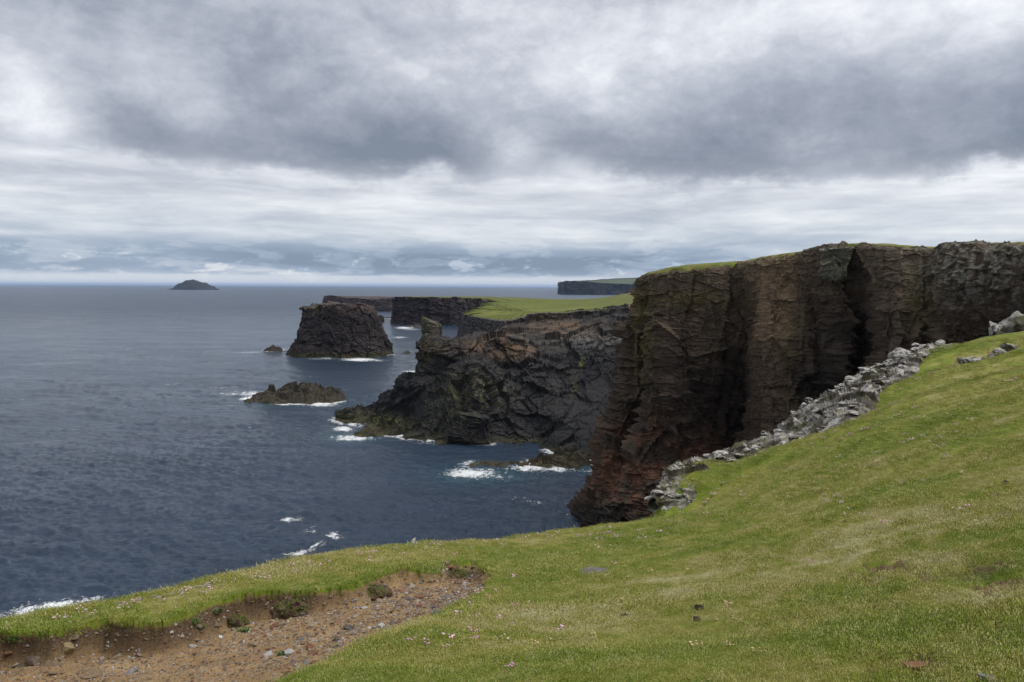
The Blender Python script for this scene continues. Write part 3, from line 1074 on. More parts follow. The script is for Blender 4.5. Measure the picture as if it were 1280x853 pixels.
# ------------------------------------------------------------------ great near cliff across the inlet
def main_cliff():
    fr = np.array([1.0, .93, .8, .65, .5, .35, .22, .1, 0.0, -0.08])
    nrm = np.array([-0.73, -0.69, 0])
    left = np.array([-1.0, 0.05, 0])
    mid = np.array([-0.9, -0.45, 0])
    cols = [  # top point, push direction, push in metres per level
        (P(905, 346, 225), np.array([-0.5, 0.85, 0]), [0, 0, 0, 1, 1, 2, 4, 6, 8, 9]),
        (P(850, 346, 186), np.array([-0.9, 0.4, 0]), [0, .5, 1, 2, 2, 4, 6, 8, 10, 11]),
        (P(815, 347, 163), left, [0, .6, 1.4, 2, 2.4, 4.5, 7, 9, 12, 13]),
        (P(802, 347, 152), left, [0, .7, 1.7, 2.4, 2.9, 5.0, 7.4, 9.6, 12.6, 14]),
        (P(812, 346, 149.5), mid, [0, .2, -.5, -1.3, -1.5, .8, 6.0, 8.4, 11, 12]),
        (P(826, 344, 146), mid, [0, .4, .8, 1.4, 1.6, 3.2, 5.6, 7.8, 10, 11]),
        (P(858, 340, 143), nrm, [0.2, .5, 1.3, 1.6, 1.9, -2.4, 2.8, 4.2, 6, 7]),
        (P(895, 337, 144), nrm, [0, .3, .2, -1.2, -3.4, -3.4, -1, 2, 4, 5]),
        (P(920, 334, 145), nrm, [0, -.2, -1.6, -3.6, -5.2, -5.0, -3.0, -1, 1, 2]),
        (P(942, 329, 140), nrm, [.4, .2, -2.2, -.5, .6, .6, 1, 2, 3, 4]),
        (P(962, 325, 136), nrm, [.4, .8, 1.0, 1.4, 1.6, 1.6, 2, 3, 3, 4]),
        (P(995, 319, 133), nrm, [0, .6, 1.0, 1.2, 1.2, 1.2, 2, 3, 3, 4]),
        (P(1018, 313, 131), nrm, [.4, .8, -.8, -1.6, -.6, 0, 1, 2, 3, 4]),
        (P(1045, 310, 127), nrm, [1.6, 1.8, -.6, -2.6, -1.4, -.5, 1, 2, 3, 4]),
        (P(1065, 309, 127), nrm, [.8, .6, -1.8, -5.0, -4.4, -1.5, 0, 1, 2, 3]),
        (P(1088, 309, 124), nrm, [.8, .6, -1.2, -5.0, -4.4, -1.2, .6, 1, 2, 3]),
        (P(1112, 311, 120), nrm, [1.0, 1.4, 1.6, 1.4, 1.0, 1, 1, 2, 2, 3]),
        (P(1142, 313, 118), nrm, [0, .2, .4, .6, .6, .6, 1, 1, 2, 3]),
        (P(1165, 314, 116), nrm, [-.3, -.6, -1.4, -2, -1.6, -.6, 0, 1, 2, 3]),
        (P(1192, 312, 112), nrm, [.4, .6, .2, .4, .6, .8, 1, 1, 2, 3]),
        (P(1225, 310, 109), nrm, [.2, .8, .2, -2.0, -2.6, -1.2, 0, 1, 2, 3]),
        (P(1260, 309, 106), nrm, [.4, .8, .4, -1.6, -1.0, .5, 1, 1, 2, 3]),
        (P(1300, 308, 102), nrm, [.2, .6, 1, .6, .6, .6, 1, 1, 2, 3]),
        (P(1400, 305, 93), nrm, [0, .3, .6, .6, .6, .6, 1, 1, 2, 3]),
        (P(1600, 298, 80), nrm, [0, .3, .6, .6, .6, .6, 1, 1, 2, 3])]
    inland = np.array([0.62, 0.78, 0])
    L = []
    L.append([c[0] + inland * 9 + np.array([0, 0, 0.25]) for c in cols])
    L.append([c[0] + inland * 2.5 + np.array([0, 0, 0.1]) for c in cols])
    for k, f in enumerate(fr):
        row = []
        for top, dr, of in cols:
            p = top + dr * (of[k] * (1.35 if 1 < k < 6 else 1.0))
            p[2] = top[2] * f
            row.append(p)
        L.append(row)

    def colour(V, tint):
        pp = proj(V)
        c = rock_colour(V, tint, (0.011, 0.008, 0.007), (0.18, 0.132, 0.088), 100)
        nz = np.clip(fbm(V * 0.25, 4, 171) * 1.6 + 0.5, 0, 1)[:, None]
        fine = np.clip(fbm(V * 1.2, 4, 175) * 1.8 + 0.5, 0, 1)[:, None]
        c = tintmix(c, np.clip(gpix(pp, 965, 400, 34, 110) * (0.6 + nz * .5), 0, .85), (0.31, 0.215, 0.13))
        c = tintmix(c, np.clip(gpix(pp, 1110, 370, 60, 60) * nz * .9, 0, .8), (0.25, 0.18, 0.12))
        c = tintmix(c, np.clip((gpix(pp, 800, 590, 95, 50) + gpix(pp, 850, 560, 60, 50)) * sstep(nz, .25, .8) * .95, 0, .9), (0.21, 0.105, 0.06))
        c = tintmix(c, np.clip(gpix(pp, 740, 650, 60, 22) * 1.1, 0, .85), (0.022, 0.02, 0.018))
        c = tintmix(c, np.clip((gpix(pp, 803, 420, 14, 60) + gpix(pp, 860, 373, 50, 10) + gpix(pp, 1150, 370, 20, 40)) * fine, 0, .7), (0.17, 0.14, 0.04))
        c = tintmix(c, np.clip(gpix(pp, 1230, 335, 90, 40) * sstep(fine, .35, .75) * .9, 0, .8), (0.34, 0.32, 0.27))
        c = tintmix(c, np.clip(gpix(pp, 985, 440, 10, 60) * fine * .8, 0, .6), (0.19, 0.15, 0.05))
        # recess shade painted into the colour, darker low down, rust where the tuff shows
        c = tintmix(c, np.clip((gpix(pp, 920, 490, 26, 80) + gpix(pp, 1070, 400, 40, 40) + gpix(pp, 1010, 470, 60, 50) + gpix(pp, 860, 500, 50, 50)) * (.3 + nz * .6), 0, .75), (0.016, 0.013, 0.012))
        # ledges that catch soil at the rim
        rim = sstep(V[:, 2], 44, 49)[:, None] * sstep(fine, .5, .9)
        c = tintmix(c, rim * .35, (0.12, 0.12, 0.05))
        return c
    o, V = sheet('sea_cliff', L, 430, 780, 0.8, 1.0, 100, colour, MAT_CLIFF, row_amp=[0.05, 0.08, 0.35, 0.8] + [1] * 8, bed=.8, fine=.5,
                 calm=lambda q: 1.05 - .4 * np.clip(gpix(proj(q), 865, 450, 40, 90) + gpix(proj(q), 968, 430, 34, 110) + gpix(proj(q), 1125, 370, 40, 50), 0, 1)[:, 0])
    tag(o, 'towering dark brown basalt cliff face across the narrow inlet', kind='structure')
    # turf on its top
    topc = np.array([c[0] for c in cols])
    top = catmull(topc, 260)
    rows = []
    for s, dz in ((0.2, -0.6), (0.6, 0.5), (2.0, 1.1), (6, 1.5), (10, 1.7), (16, 1.9), (26, 2.1), (45, 2.4), (80, 2.6), (150, 2.0), (300, -2)):
        r = top + inland * s
        r[:, 2] += dz * np.interp(np.linspace(0, 1, 260), [0, .12, .2, .36, .5, 1], [.7, .7, 1.1, .9, .5, .6])
        q = r * 1.0
        r[:, 2] += fbm(q * 0.5, 3, 6) * 0.28 + fbm(q * 1.6, 3, 8) * 0.12
        r[:, :2] += nrm[:2] * (fbm(q * 0.4, 3, 16) * 1.6 * (s < 5))[:, None]
        rows.append(r)
    G = catmull(np.array(rows), 90)
    q = G.reshape(-1, 3)
    n = np.clip(fbm(q * 0.3, 4, 44) * 1.5 + 0.5, 0, 1)[:, None]
    col = np.array((0.13, 0.165, 0.035)) * (1 - n) + np.array((0.24, 0.21, 0.075)) * n
    link('turf', mesh_from('turf', q + np.array([0, 0, 1.0]) * (fbm(q * 2.0, 2, 3) * 0.1)[:, None], grid_faces(90, 260), col, True), MAT_FARTURF, o)
    # pale jointed slab hanging from the rim
    return o


CLIFF = main_cliff()


# ------------------------------------------------------------------ middle headland with its green field
def headland():
    cols = [
        [(425, 527, 272), (424, 528, 271), (423, 529, 270), (422, 530, 269), (421, 531, 268), (420, 533, 266)],
        [(450, 513, 272), (446, 518, 269), (443, 524, 266), (441, 529, 262), (438, 533, 259), (435, 537, 257)],
        [(474, 503, 268), (471, 509, 265), (468, 516, 262), (464, 524, 258), (460, 531, 252), (456, 538, 248)],
        [(480, 493, 266), (477, 503, 262), (474, 513, 258), (470, 524, 253), (466, 532, 249), (462, 540, 245)],
        [(500, 488, 264), (497, 498, 260), (493, 509, 255), (489, 521, 249), (485, 533, 244), (480, 543, 239)],
        [(504, 474, 262), (502, 486, 258), (499, 502, 253), (496, 519, 247), (493, 534, 241), (489, 546, 236)],
        [(519, 471, 261), (517, 482, 257), (514, 498, 251), (511, 516, 245), (508, 534, 238), (503, 549, 232)],
        [(525, 436, 259), (524, 454, 255), (522, 480, 250), (518, 508, 243), (515, 533, 236), (511, 551, 229)],
        [(533, 424, 258), (532, 446, 254), (530, 476, 249), (526, 506, 242), (522, 533, 235), (518, 552, 228)],
        [(552, 428, 256), (552, 446, 250), (551, 470, 249), (547, 505, 237), (544, 535, 230), (540, 556, 225)],
        [(578, 431, 258), (577, 447, 250), (575, 468, 243), (572, 500, 232), (568, 532, 227), (562, 556, 224)],
        [(600, 427, 262), (598, 446, 252), (596, 466, 236), (594, 495, 227), (590, 530, 227), (585, 555, 225)],
        [(626, 418, 270), (625, 436, 264), (625, 462, 255), (624, 500, 236), (622, 530, 230), (618, 553, 226)],
        [(648, 415, 280), (648, 434, 263), (648, 460, 256), (648, 497, 239), (646, 530, 231), (644, 555, 226)],
        [(672, 408, 288), (671, 430, 267), (670, 460, 249), (670, 495, 239), (670, 532, 230), (668, 558, 223)],
        [(705, 402, 286), (705, 425, 268), (704, 455, 251), (702, 492, 240), (698, 537, 223), (695, 565, 214)],
        [(742, 398, 282), (740, 420, 266), (738, 452, 251), (735, 490, 238), (732, 542, 219), (729, 573, 208)],
        [(785, 396, 276), (783, 420, 262), (780, 452, 248), (776, 490, 236), (772, 542, 217), (766, 577, 205)],
        [(860, 396, 268), (858, 420, 256), (856, 452, 244), (852, 490, 232), (848, 542, 214), (842, 577, 203)]]
    back = [6, 8, 8, 10, 10, 12, 12, 14, 14, 18, 30, 45, 60, 60, 50, 40, 40, 40, 40]
    lower = [6, 10, 14, 18, 20, 24, 24, 26, 24, 10, 6, 3, 1, 0, 0, -1, -1, -1, -1]
    W = [[P(*c) for c in k] for k in cols]
    L = [[w[0] + np.array([0.03, 1.0, 0]) * b - np.array([0, 0, lo]) for w, b, lo in zip(W, back, lower)]]
    for r in range(6):
        L.append([w[r] for w in W])
    L.append([w[5] * np.array([1, 1, 0]) + np.array([0, -1.5, -4]) for w in W])
    for k, w in enumerate(W):
        w[5][2] = max(w[5][2], -0.2)

    def colour(V, tint):
        pp = proj(V)
        c = rock_colour(V, tint, (0.007, 0.007, 0.008), (0.037, 0.035, 0.035), 200)
        fine = np.clip(fbm(V * 0.9, 4, 275) * 1.8 + 0.5, 0, 1)[:, None]
        nz = np.clip(fbm(V * 0.2, 4, 271) * 1.6 + 0.5, 0, 1)[:, None]
        c = tintmix(c, np.clip((gpix(pp, 625, 432, 50, 11) + gpix(pp, 700, 412, 60, 12) + gpix(pp, 640, 442, 20, 8)) * (0.1 + nz * .9), 0, .7), (0.17, 0.108, 0.062))
        c = tintmix(c, np.clip((gpix(pp, 590, 472, 16, 10) + gpix(pp, 570, 500, 30, 34) + gpix(pp, 615, 490, 24, 16)) * sstep(fine, .4, .9) * .8, 0, .7), (0.13, 0.125, 0.05))
        c = tintmix(c, np.clip(gpix(pp, 535, 437, 22, 16) * fine, 0, .7), (0.16, 0.12, 0.06))
        c = tintmix(c, np.clip((gpix(pp, 500, 520, 60, 14) + gpix(pp, 470, 525, 40, 8)) * fine * sstep(V[:, 2], 6, 1)[:, None], 0, .8), (0.13, 0.125, 0.04))
        c = tintmix(c, np.clip((sstep(V[:, 2], 2.4, 0.6)[:, None]) * (0.3 + fine * .7), 0, .85), (0.075, 0.068, 0.026))
        c = tintmix(c, np.clip(gpix(pp, 727, 452, 2.2, 6) * fine * 1.3, 0, .8), (0.26, 0.28, 0.05))
        c = tintmix(c, np.clip(gpix(pp, 718, 480, 4, 16) * fine * .5, 0, .4), (0.16, 0.15, 0.06))
        c = tintmix(c, np.clip(gpix(pp, 735, 425, 50, 10) * sstep(fine, .5, .9), 0, .6), (0.20, 0.20, 0.19))
        return c
    o, _ = sheet('headland', L, 300, 470, 0.62, 1.15, 200, colour, MAT_SHORE, row_amp=[0.5, .8, 1, 1, 1, .9, .6, .4], lump=1.0, bed=0.25, fine=.8, calm=lambda q: 1 - .5 * gpix(proj(q), 738, 505, 50, 60)[:, 0] - .5 * gpix(proj(q), 680, 414, 110, 14)[:, 0])
    tag(o, 'rugged black rock headland stepping down to the sea below the green field', kind='structure')
    # pinnacle standing on its crest
    c0 = P(541, 425, 264)
    pts = []
    for k in range(8):
        a = k * math.pi / 4
        pts.append((c0[0] + math.cos(a) * 2.9 - 0.3, c0[1] + math.sin(a) * 3.4, 33.6 - 1.6 * (math.cos(a) + .2), 2.4 if math.cos(a) > 0.3 else 1.0))
    def pc(V, t):
        fine = np.clip(fbm(V * 0.9, 4, 285) * 1.8 + 0.5, 0, 1)[:, None]
        c = rock_colour(V, t, (0.03, 0.027, 0.024), (0.10, 0.09, 0.075), 210)
        return tintmix(c, sstep(V[:, 2], 28, 35)[:, None] * fine * .8, (0.15, 0.14, 0.06))
    pin = mass('pinnacle', pts, [22] * 8, 60, 19.0, 0.34, 0.7, 213, pc, MAT_SHORE, cap=8, capamp=0.5)
    pin.parent = o

    # plateau with the field
    out = [(663, 394, 300, 3), (700, 391, 292, 2), (745, 388, 288, 2), (788, 385, 280, 2), (900, 382, 268, 2), (1050, 372, 420, 2), (1050, 368, 1000, 2), (800, 372, 1150, 2), (680, 376, 1050, 2),
           (612, 378, 960, 2), (597, 384, 790, 2), (580, 391, 640, 3), (577, 393, 590, 3), (597, 397, 480, 5), (632, 402, 370, 3)]
    W = [P(*c[:3]) for c in out]
    pts = [(w[0], w[1], w[2], c[3]) for w, c in zip(W, out)]
    def capz(x, y):
        base = np.interp(y, [280, 330, 480, 640, 960, 1200], [37, 34.5, 27.5, 25.5, 27, 27])
        hill = 24 * np.exp(-((x - 150) / 68) ** 2 - ((y - 640) / 170) ** 2)
        return base + hill + 5.0 * np.exp(-((x - 40) / 60) ** 2 - ((y - 800) / 140) ** 2)
    def fc(V, t):
        pp = proj(V)
        c = rock_colour(V, t, (0.02, 0.019, 0.02), (0.10, 0.085, 0.07), 220)
        nz = np.clip(fbm(V * 0.1, 4, 221) * 1.6 + 0.5, 0, 1)[:, None]
        c = tintmix(c, gpix(pp, 690, 396, 40, 10) * nz * .7, (0.16, 0.12, 0.08))
        return c
    def tc(V):
        n = np.clip(fbm(V * 0.012, 4, 231) * 1.6 + 0.45, 0, 1)[:, None]
        hl = np.exp(-((V[:, 0] - 150) / 75) ** 2 - ((V[:, 1] - 640) / 170) ** 2)[:, None]
        c = np.array((0.115, 0.145, 0.026)) * (1 - n) + np.array((0.18, 0.18, 0.05)) * n
        return tintmix(c, np.clip(hl * 1.2, 0, .8), (0.155, 0.16, 0.06))
    f = mass('field_plateau', pts, [70, 70, 70, 60, 20, 20, 20, 20, 30, 40, 60, 40, 70, 80, 60], 90, -3, 0.42, 1.5, 220, fc, MAT_SHORE, cap=26, capz=capz, turf=tc, capamp=0.35)
    tag(f, 'bright green grass field on the low plateau behind the black headland', kind='structure')


headland()


def ring_pts(cx, cy, prof, n=12, ratio=1.0, rot=0.0):
    return [(cx + prof[0] * math.cos(k * 2 * math.pi / n), cy + prof[0] * ratio * math.sin(k * 2 * math.pi / n)) for k in range(n)]


# ------------------------------------------------------------------ sea stack: built as a ring wall whose left and right outlines follow its slope
def sea_stack():
    D = 492 + 26
    zz = [33.0, 31.5, 27, 22, 16, 10, 5, 1.5, -3]
    lf = [379, 378, 378, 377.5, 374, 369, 364, 361, 359]
    rg = [461, 466, 471, 475, 479.5, 483.5, 486.5, 489, 490]
    na, nz = 560, 230
    ang = np.linspace(0, 2 * math.pi, na, endpoint=False)
    rows = []
    for z, l, r in zip(zz, lf, rg):
        xl, xr = P(l, 400, D)[0], P(r, 400, D)[0]
        cx, hw = (xl + xr) / 2, (xr - xl) / 2
        ca, sa = np.cos(ang), np.sin(ang)
        e = 0.8
        x = cx + hw * np.sign(ca) * np.abs(ca) ** e
        y = D + (hw * 0.72) * np.sign(sa) * np.abs(sa) ** e
        rows.append(np.stack([x, y, np.full(na, z)], -1))
    rows[0][:, 2] += np.interp(rows[0][:, 0], [P(379, 400, D)[0], P(400, 400, D)[0], P(430, 400, D)[0], P(461, 400, D)[0]], [-1.6, 0.2, 0.4, 0.3])
    G = catmull(np.array(rows), nz)
    Gw = np.concatenate([G[:, -3:], G, G[:, :3]], 1)
    N = grid_normals(Gw)[:, 3:-3]
    if (N[nz // 2, 0, 0]) < 0:
        N = -N
    q = G.reshape(-1, 3)
    d, tint = relief(q, 0.55, 1.5, 300, lump=0.5, bed=0.3)
    V = (q + N.reshape(-1, 3) * d[:, None]).reshape(nz, na, 3)
    cap = []
    c0 = V[0].mean(0)
    for f in (1, .8, .6, .4, .2, .1, .03):
        r = V[0] * (1 - f) + c0 * f
        r[:, 2] = V[0, :, 2] * (1 - f) + (c0[2] + .5) * f + fbm(r * 0.3, 4, 305) * 0.9
        cap.append(r)
    full = np.concatenate([np.array(cap), V], 0)
    qv = full.reshape(-1, 3)
    tt = np.concatenate([np.full(7 * na, .6), tint])
    pp = proj(qv)
    c = rock_colour(qv, tt, (0.008, 0.007, 0.008), (0.070, 0.053, 0.050), 300, 1.4)
    fine = np.clip(fbm(qv * 0.5, 4, 375) * 1.8 + 0.5, 0, 1)[:, None]
    c = tintmix(c, sstep(qv[:, 2], 24, 33)[:, None] * (.3 + fine * .5), (0.14, 0.10, 0.085))
    c = tintmix(c, gpix(pp, 395, 386, 12, 6) * fine * .9, (0.14, 0.14, 0.06))
    c = tintmix(c, sstep(qv[:, 2], 4.5, 1)[:, None] * (.35 + fine * .6), (0.09, 0.085, 0.03))
    o = link('sea_stack', mesh_from('sea_stack', qv, grid_faces(nz + 7, na, True), np.clip(c, .004, 1)), MAT_FAR)
    tag(o, 'tall flat-topped dark sea stack standing alone in the water', 'sea stack')


sea_stack()


# ------------------------------------------------------------------ distant headlands and island
def far_block(name, front, back, zb, amp, size, seed, lo, hi, label, turfc=None, per=40, capz=None, kind='structure', cat=None, batter=2.0, nz=50, cap=14):
    W = [P(*c[:3]) for c in front] + [P(*c[:3]) for c in back]
    pts = [(w[0], w[1], w[2], batter) for w in W]
    per_ = [per] * (len(front) - 1) + [max(8, per // 4)] * (len(back) + 1)
    def fc(V, t):
        c = rock_colour(V, t, lo, hi, seed, size)
        n = np.clip(fbm(V * 0.3 / size, 4, seed + 3) * 1.8 + 0.5, 0, 1)[:, None]
        return tintmix(c, sstep(V[:, 2], 3.5, .5)[:, None] * n * .6, (0.08, 0.075, 0.03))
    tf = None
    if turfc:
        tf = lambda V: np.array(turfc) * (0.8 + 0.5 * np.clip(fbm(V * 0.05 / size, 4, seed + 8) + .5, 0, 1)[:, None])
    o = mass(name, pts, per_, nz, zb, amp, size, seed, fc, MAT_FAR, cap=cap, turf=tf, capamp=0.3, capz=capz)
    return tag(o, label, cat, kind=kind)


far_block('block_headland', [(492, 374, 960), (497, 371, 940), (520, 372, 930), (548, 372, 925), (570, 372, 925), (590, 373, 930), (608, 375, 940), (640, 378, 960)],
          [(700, 376, 1020), (690, 374, 1150), (600, 371, 1150), (510, 371, 1100)], -3, 0.5, 2.4, 400, (0.014, 0.012, 0.014), (0.085, 0.062, 0.056), 'dark steep-sided block of cliff behind the field plateau with thin turf on top', (0.13, 0.14, 0.05), 50, None, batter=4)
far_block('low_headland', [(406, 371, 1450), (409, 369.5, 1430), (420, 370.5, 1420), (432, 373, 1410), (445, 372.5, 1410), (462, 374.5, 1410), (480, 374.5, 1410), (500, 374, 1420), (540, 374, 1440)],
          [(560, 372, 1650), (500, 371, 1700), (415, 370, 1560)], -3, 0.35, 3.0, 430, (0.024, 0.02, 0.024), (0.12, 0.085, 0.075), 'low long reddish dark headland beyond the sea stack', None, 40, None, batter=5)
far_block('distant_headland', [(702.5, 355, 4700), (706, 351.5, 4650), (725, 352.5, 4600), (760, 354, 4600), (800, 355.5, 4600), (860, 355, 4600), (930, 355, 4700)],
          [(960, 352, 6500), (860, 345, 6800), (760, 349, 6600), (706, 352, 5600)], -5, 0.55, 9.0, 460, (0.02, 0.021, 0.024), (0.06, 0.055, 0.055), 'far off headland with sheer dark blue cliffs and a long green top', (0.085, 0.105, 0.055), 60,
          capz=lambda x, y: 62 + 45 * sstep(y, 4650, 6300) * sstep(x, 300, 1300) - 4, batter=12)


def island():
    D = 7400
    prof = [(211, 361.4), (215, 360.6), (217, 361.2), (219, 357), (223, 353.8), (229, 351.6), (235, 350.0), (241, 350.4), (247, 352.4), (254, 354.4), (260, 357), (265, 360.4), (267, 361.6)]
    xs = np.array([P(p[0], 356, D)[0] for p in prof])
    hs = np.maximum(np.array([EYE - (p[1] - 356.3) * D / FPX for p in prof]), -6)
    nx, ny = 150, 60
    x = np.linspace(xs[0], xs[-1], nx)
    h = np.interp(x, xs, hs)
    v = np.linspace(-1, 1, ny)
    X, Vv = np.meshgrid(x, v)
    Y = D + 60 + Vv * 170
    Z = h[None] * (1 - np.abs(Vv) ** 2.2) - 8 * np.abs(Vv) ** 2
    q = np.stack([X, Y, Z], -1).reshape(-1, 3)
    q[:, 2] += (fbm(q * 0.02, 5, 501) * 14 + ridged(q * 0.03, 3, 503) * 6 - 4) * sstep(q[:, 2], -4, 30)
    t = np.clip(fbm(q * 0.03, 4, 507) + .5, 0, 1)
    c = rock_colour(q, t, (0.009, 0.010, 0.014), (0.042, 0.04, 0.04), 500, 20)
    o = link('island', mesh_from('island', q, grid_faces(ny, nx)[:, ::-1], c), MAT_FAR)
    tag(o, 'small humped rocky island far out on the horizon at left', 'island')


island()


# ------------------------------------------------------------------ tidal rocks
def skerry(name, prof, base_depth, ydep, label, seed, size=1.0, n=(150, 70), lo=(0.012, 0.011, 0.009), hi=(0.085, 0.07, 0.045), group=None, cat='rock', kind=None, front_extra=0.0, lift=0.0):
    """a low wave-washed rock: silhouette heights along its length, falling to the water front and back"""
    pts = np.array([P(p[0], p[1], base_depth) for p in prof])
    pts[:, 2] += lift
    nx, ny = n
    x = np.linspace(pts[0, 0], pts[-1, 0], nx)
    h = np.interp(x, pts[:, 0], pts[:, 2])
    v = np.linspace(-1, 1, ny)
    X, Vv = np.meshgrid(x, v)
    env = np.sin(np.linspace(0.12, math.pi - 0.12, nx)) ** 0.6
    Y = base_depth + Vv * ydep * (0.35 + 0.65 * env[None]) - front_extra * (Vv < 0) * -Vv
    Z = (h[None] + 1.2) * (1 - np.abs(Vv) ** 1.6) - 1.2
    q = np.stack([X, Y, Z], -1).reshape(-1, 3)
    d, t = relief(q, 0.55, 0.55 * size, seed, lump=0.5, bed=0.3)
    f1, f2, c1, t1 = worley(q * np.array([.2, .28, .2]) / size, seed + 2, facet=True)
    q2 = q.copy()
    q2[:, 2] += (d * 1.1 + (c1 - .5) * 2.2 * size + t1 * 1.7 * size - 0.9 * size - 0.8 * size * (1 - sstep(f2 - f1, 0, .1))) * (0.45 + 0.55 * sstep(q[:, 2], 0.0, 3.0))
    edge = (np.minimum(np.linspace(0, 1, nx), np.linspace(1, 0, nx))[None] * np.ones((ny, 1))).ravel()
    q2[:, 2] -= sstep(edge, 0.05, 0.0) * 1.5
    c = rock_colour(q2, t, lo, hi, seed, 0.7)
    fine = np.clip(fbm(q2 * 0.8, 4, seed + 6) * 1.8 + .5, 0, 1)[:, None]
    c = tintmix(c, fine * sstep(q2[:, 2], 3.0, 0.2)[:, None] * .4, (0.085, 0.075, 0.028))
    o = link(name, mesh_from(name, q2, grid_faces(ny, nx)[:, ::-1], np.clip(c, .004, 1)), MAT_SHORE)
    return tag(o, label, cat, group, kind)


skerry('skerry', [(305, 492), (315, 488.5), (325, 486), (335, 481.5), (346, 481.5), (358, 479), (372, 475.5), (384, 474), (392, 473.5), (398, 478), (404, 484), (412, 482), (424, 481.5), (430, 486), (432, 494)], 312, 12.5, 'low jagged wave-washed skerry ringed by foam in front of the sea stack', 600, 1.0, (230, 110), front_extra=2, lift=-0.6)
skerry('shore_rock', [(329, 437), (334, 433.5), (340, 430.8), (346, 431.5), (352, 435), (354, 438)], 545, 7, 'small dark rock awash just left of the sea stack', 610, 1.0, (50, 30))
skerry('shore_rock', [(346, 441), (350, 439), (355, 438.6), (361, 440.5), (364, 442)], 535, 6, 'tiny flat rock touching the left foot of the sea stack', 613, 1.0, (40, 26))
skerry('shore_rock', [(499, 441.5), (502, 439), (505, 440), (508, 438), (512, 439), (514, 441.5)], 530, 5, 'pair of tiny black rocks alone in open water right of the sea stack', 616, .8, (44, 24))
skerry('shore_rock', [(499, 411), (505, 408), (512, 406.8), (520, 405.5), (530, 406), (540, 408)], 880, 16, 'flat dark rock shelf in foam below the block of cliff', 619, 1.6, (70, 30))
skerry('shore_rock', [(474, 397.5), (478, 396), (486, 396.2), (492, 396), (495, 397.6)], 1120, 12, 'thin low reef line right behind the sea stack', 622, 1.4, (46, 22))
skerry('shore_rock', [(388, 381), (392, 378.8), (396, 378.6), (400, 380.5), (404, 383)], 1650, 25, 'dark rock hump peeping from behind the top of the sea stack', 625, 3.0, (40, 24))
skerry('shore_rock', [(470, 393), (473, 392), (477, 392.5), (480, 397)], 1000, 10, 'dark block of rock against the right shoulder of the sea stack', 627, 1.6, (40, 24))
skerry('shore_rock', [(430, 551), (436, 546), (446, 541.5), (456, 539), (466, 537.5), (476, 538), (484, 543), (490, 548), (496, 550)], 236, 5.5, 'brown weedy rock ledge off the left tip of the black headland', 630, .8, (120, 60), hi=(0.12, 0.10, 0.05), lift=.4)
skerry('shore_rock', [(434, 528), (440, 523), (455, 519), (470, 515), (488, 511), (505, 507), (520, 512), (535, 520)], 262, 9, 'long stepped tidal ledge running out from the left end of the black headland', 633, .8, (170, 70), hi=(0.11, 0.10, 0.045), lift=.6)
skerry('rock_bar', [(577, 585), (584, 580), (596, 580.5), (610, 579), (625, 579.5), (636, 577), (650, 578), (660, 581), (668, 577), (682, 573), (700, 570), (715, 567), (728, 567.5), (736, 573), (742, 581)], 198, 5.5, 'long low brown rock bar lying in the surf before the great cliff', 640, .75, (260, 70), hi=(0.12, 0.095, 0.05), lift=0.7)
skerry('shore_rock', [(690, 563), (700, 556), (712, 554), (724, 556), (734, 563), (740, 570)], 207, 4.5, 'dark boulder ledge at the waterline under the black headland', 645, .8, (80, 50))


build_sea()


# ------------------------------------------------------------------ stones
def stone_mesh(name, seed, sub=3, flat=0.6, planes=9, rough=0.12, col=((0.05, 0.045, 0.04), (0.3, 0.29, 0.26)), lichen=0.0, elong=1.2, lich_col=(0.52, 0.50, 0.45), orange=0.0):
    g = np.random.default_rng(seed)
    bm = bmesh.new()
    bmesh.ops.create_icosphere(bm, subdivisions=sub, radius=1.0)
    V = np.array([v.co[:] for v in bm.verts])
    F = np.array([[v.index for v in f.verts] for f in bm.faces])
    bm.free()
    for _ in range(planes):
        n = g.normal(size=3)
        n /= np.linalg.norm(n)
        h = g.uniform(0.45, 0.85)
        d = V @ n
        V -= np.maximum(d - h, 0)[:, None] * n
    V *= np.array([elong, 1.0, flat])
    off = g.uniform(0, 50, 3)
    n = V / np.linalg.norm(V, axis=1, keepdims=True)
    V = V + n * (fbm(V * 1.6 + off, 3, seed % 7) * rough * 1.6 + fbm(V * 5 + off, 2, 3) * rough * 0.5)[:, None]
    t = np.clip(fbm(V * 1.5 + off, 3, 2) * 1.2 + 0.5, 0, 1)[:, None]
    c = np.array(col[0]) * (1 - t) + np.array(col[1]) * t
    if lichen:
        k = sstep(fbm(V * 2.4 + off, 4, 9) + V[:, 2] / flat * 0.25, 0.02 - lichen * 0.3, 0.22)[:, None]
        c = c * (1 - k * .9) + np.array(lich_col) * k * .9
    if orange:
        k = sstep(fbm(V * 2.0 + off, 3, 19), 0.15, 0.3)[:, None] * orange
        c = c * (1 - k) + np.array((0.55, 0.27, 0.05)) * k
    me = mesh_from(name, V, F, np.clip(c, .004, 1))
    return me


def put(name, me, mat, loc, scale, rot, parent=None):
    o = link(name, me, None, parent)
    if not me.materials:
        me.materials.append(mat)
    o.location = loc
    o.scale = scale if not np.isscalar(scale) else (scale,) * 3
    o.rotation_euler = rot
    return o


def empty(name, loc):
    o = bpy.data.objects.new(name, None)
    COL.objects.link(o)
    o.location = loc
    return o


def edge_point(px, inset=0.4):
    p = P(px, 600, 30)
    b = math.atan2(p[0], p[1])
    r = edge_r(b) - inset
    x, y = r * math.sin(b), r * math.cos(b)
    return np.array([x, y, float(ground_z(np.array([x]), np.array([y]))[0])])


from mathutils import kdtree as _kdt
_kd = _kdt.KDTree(len(GPIX))
for _i, _p in enumerate(GPIX):
    _kd.insert((_p[0], _p[1], 0), _i)
_kd.balance()


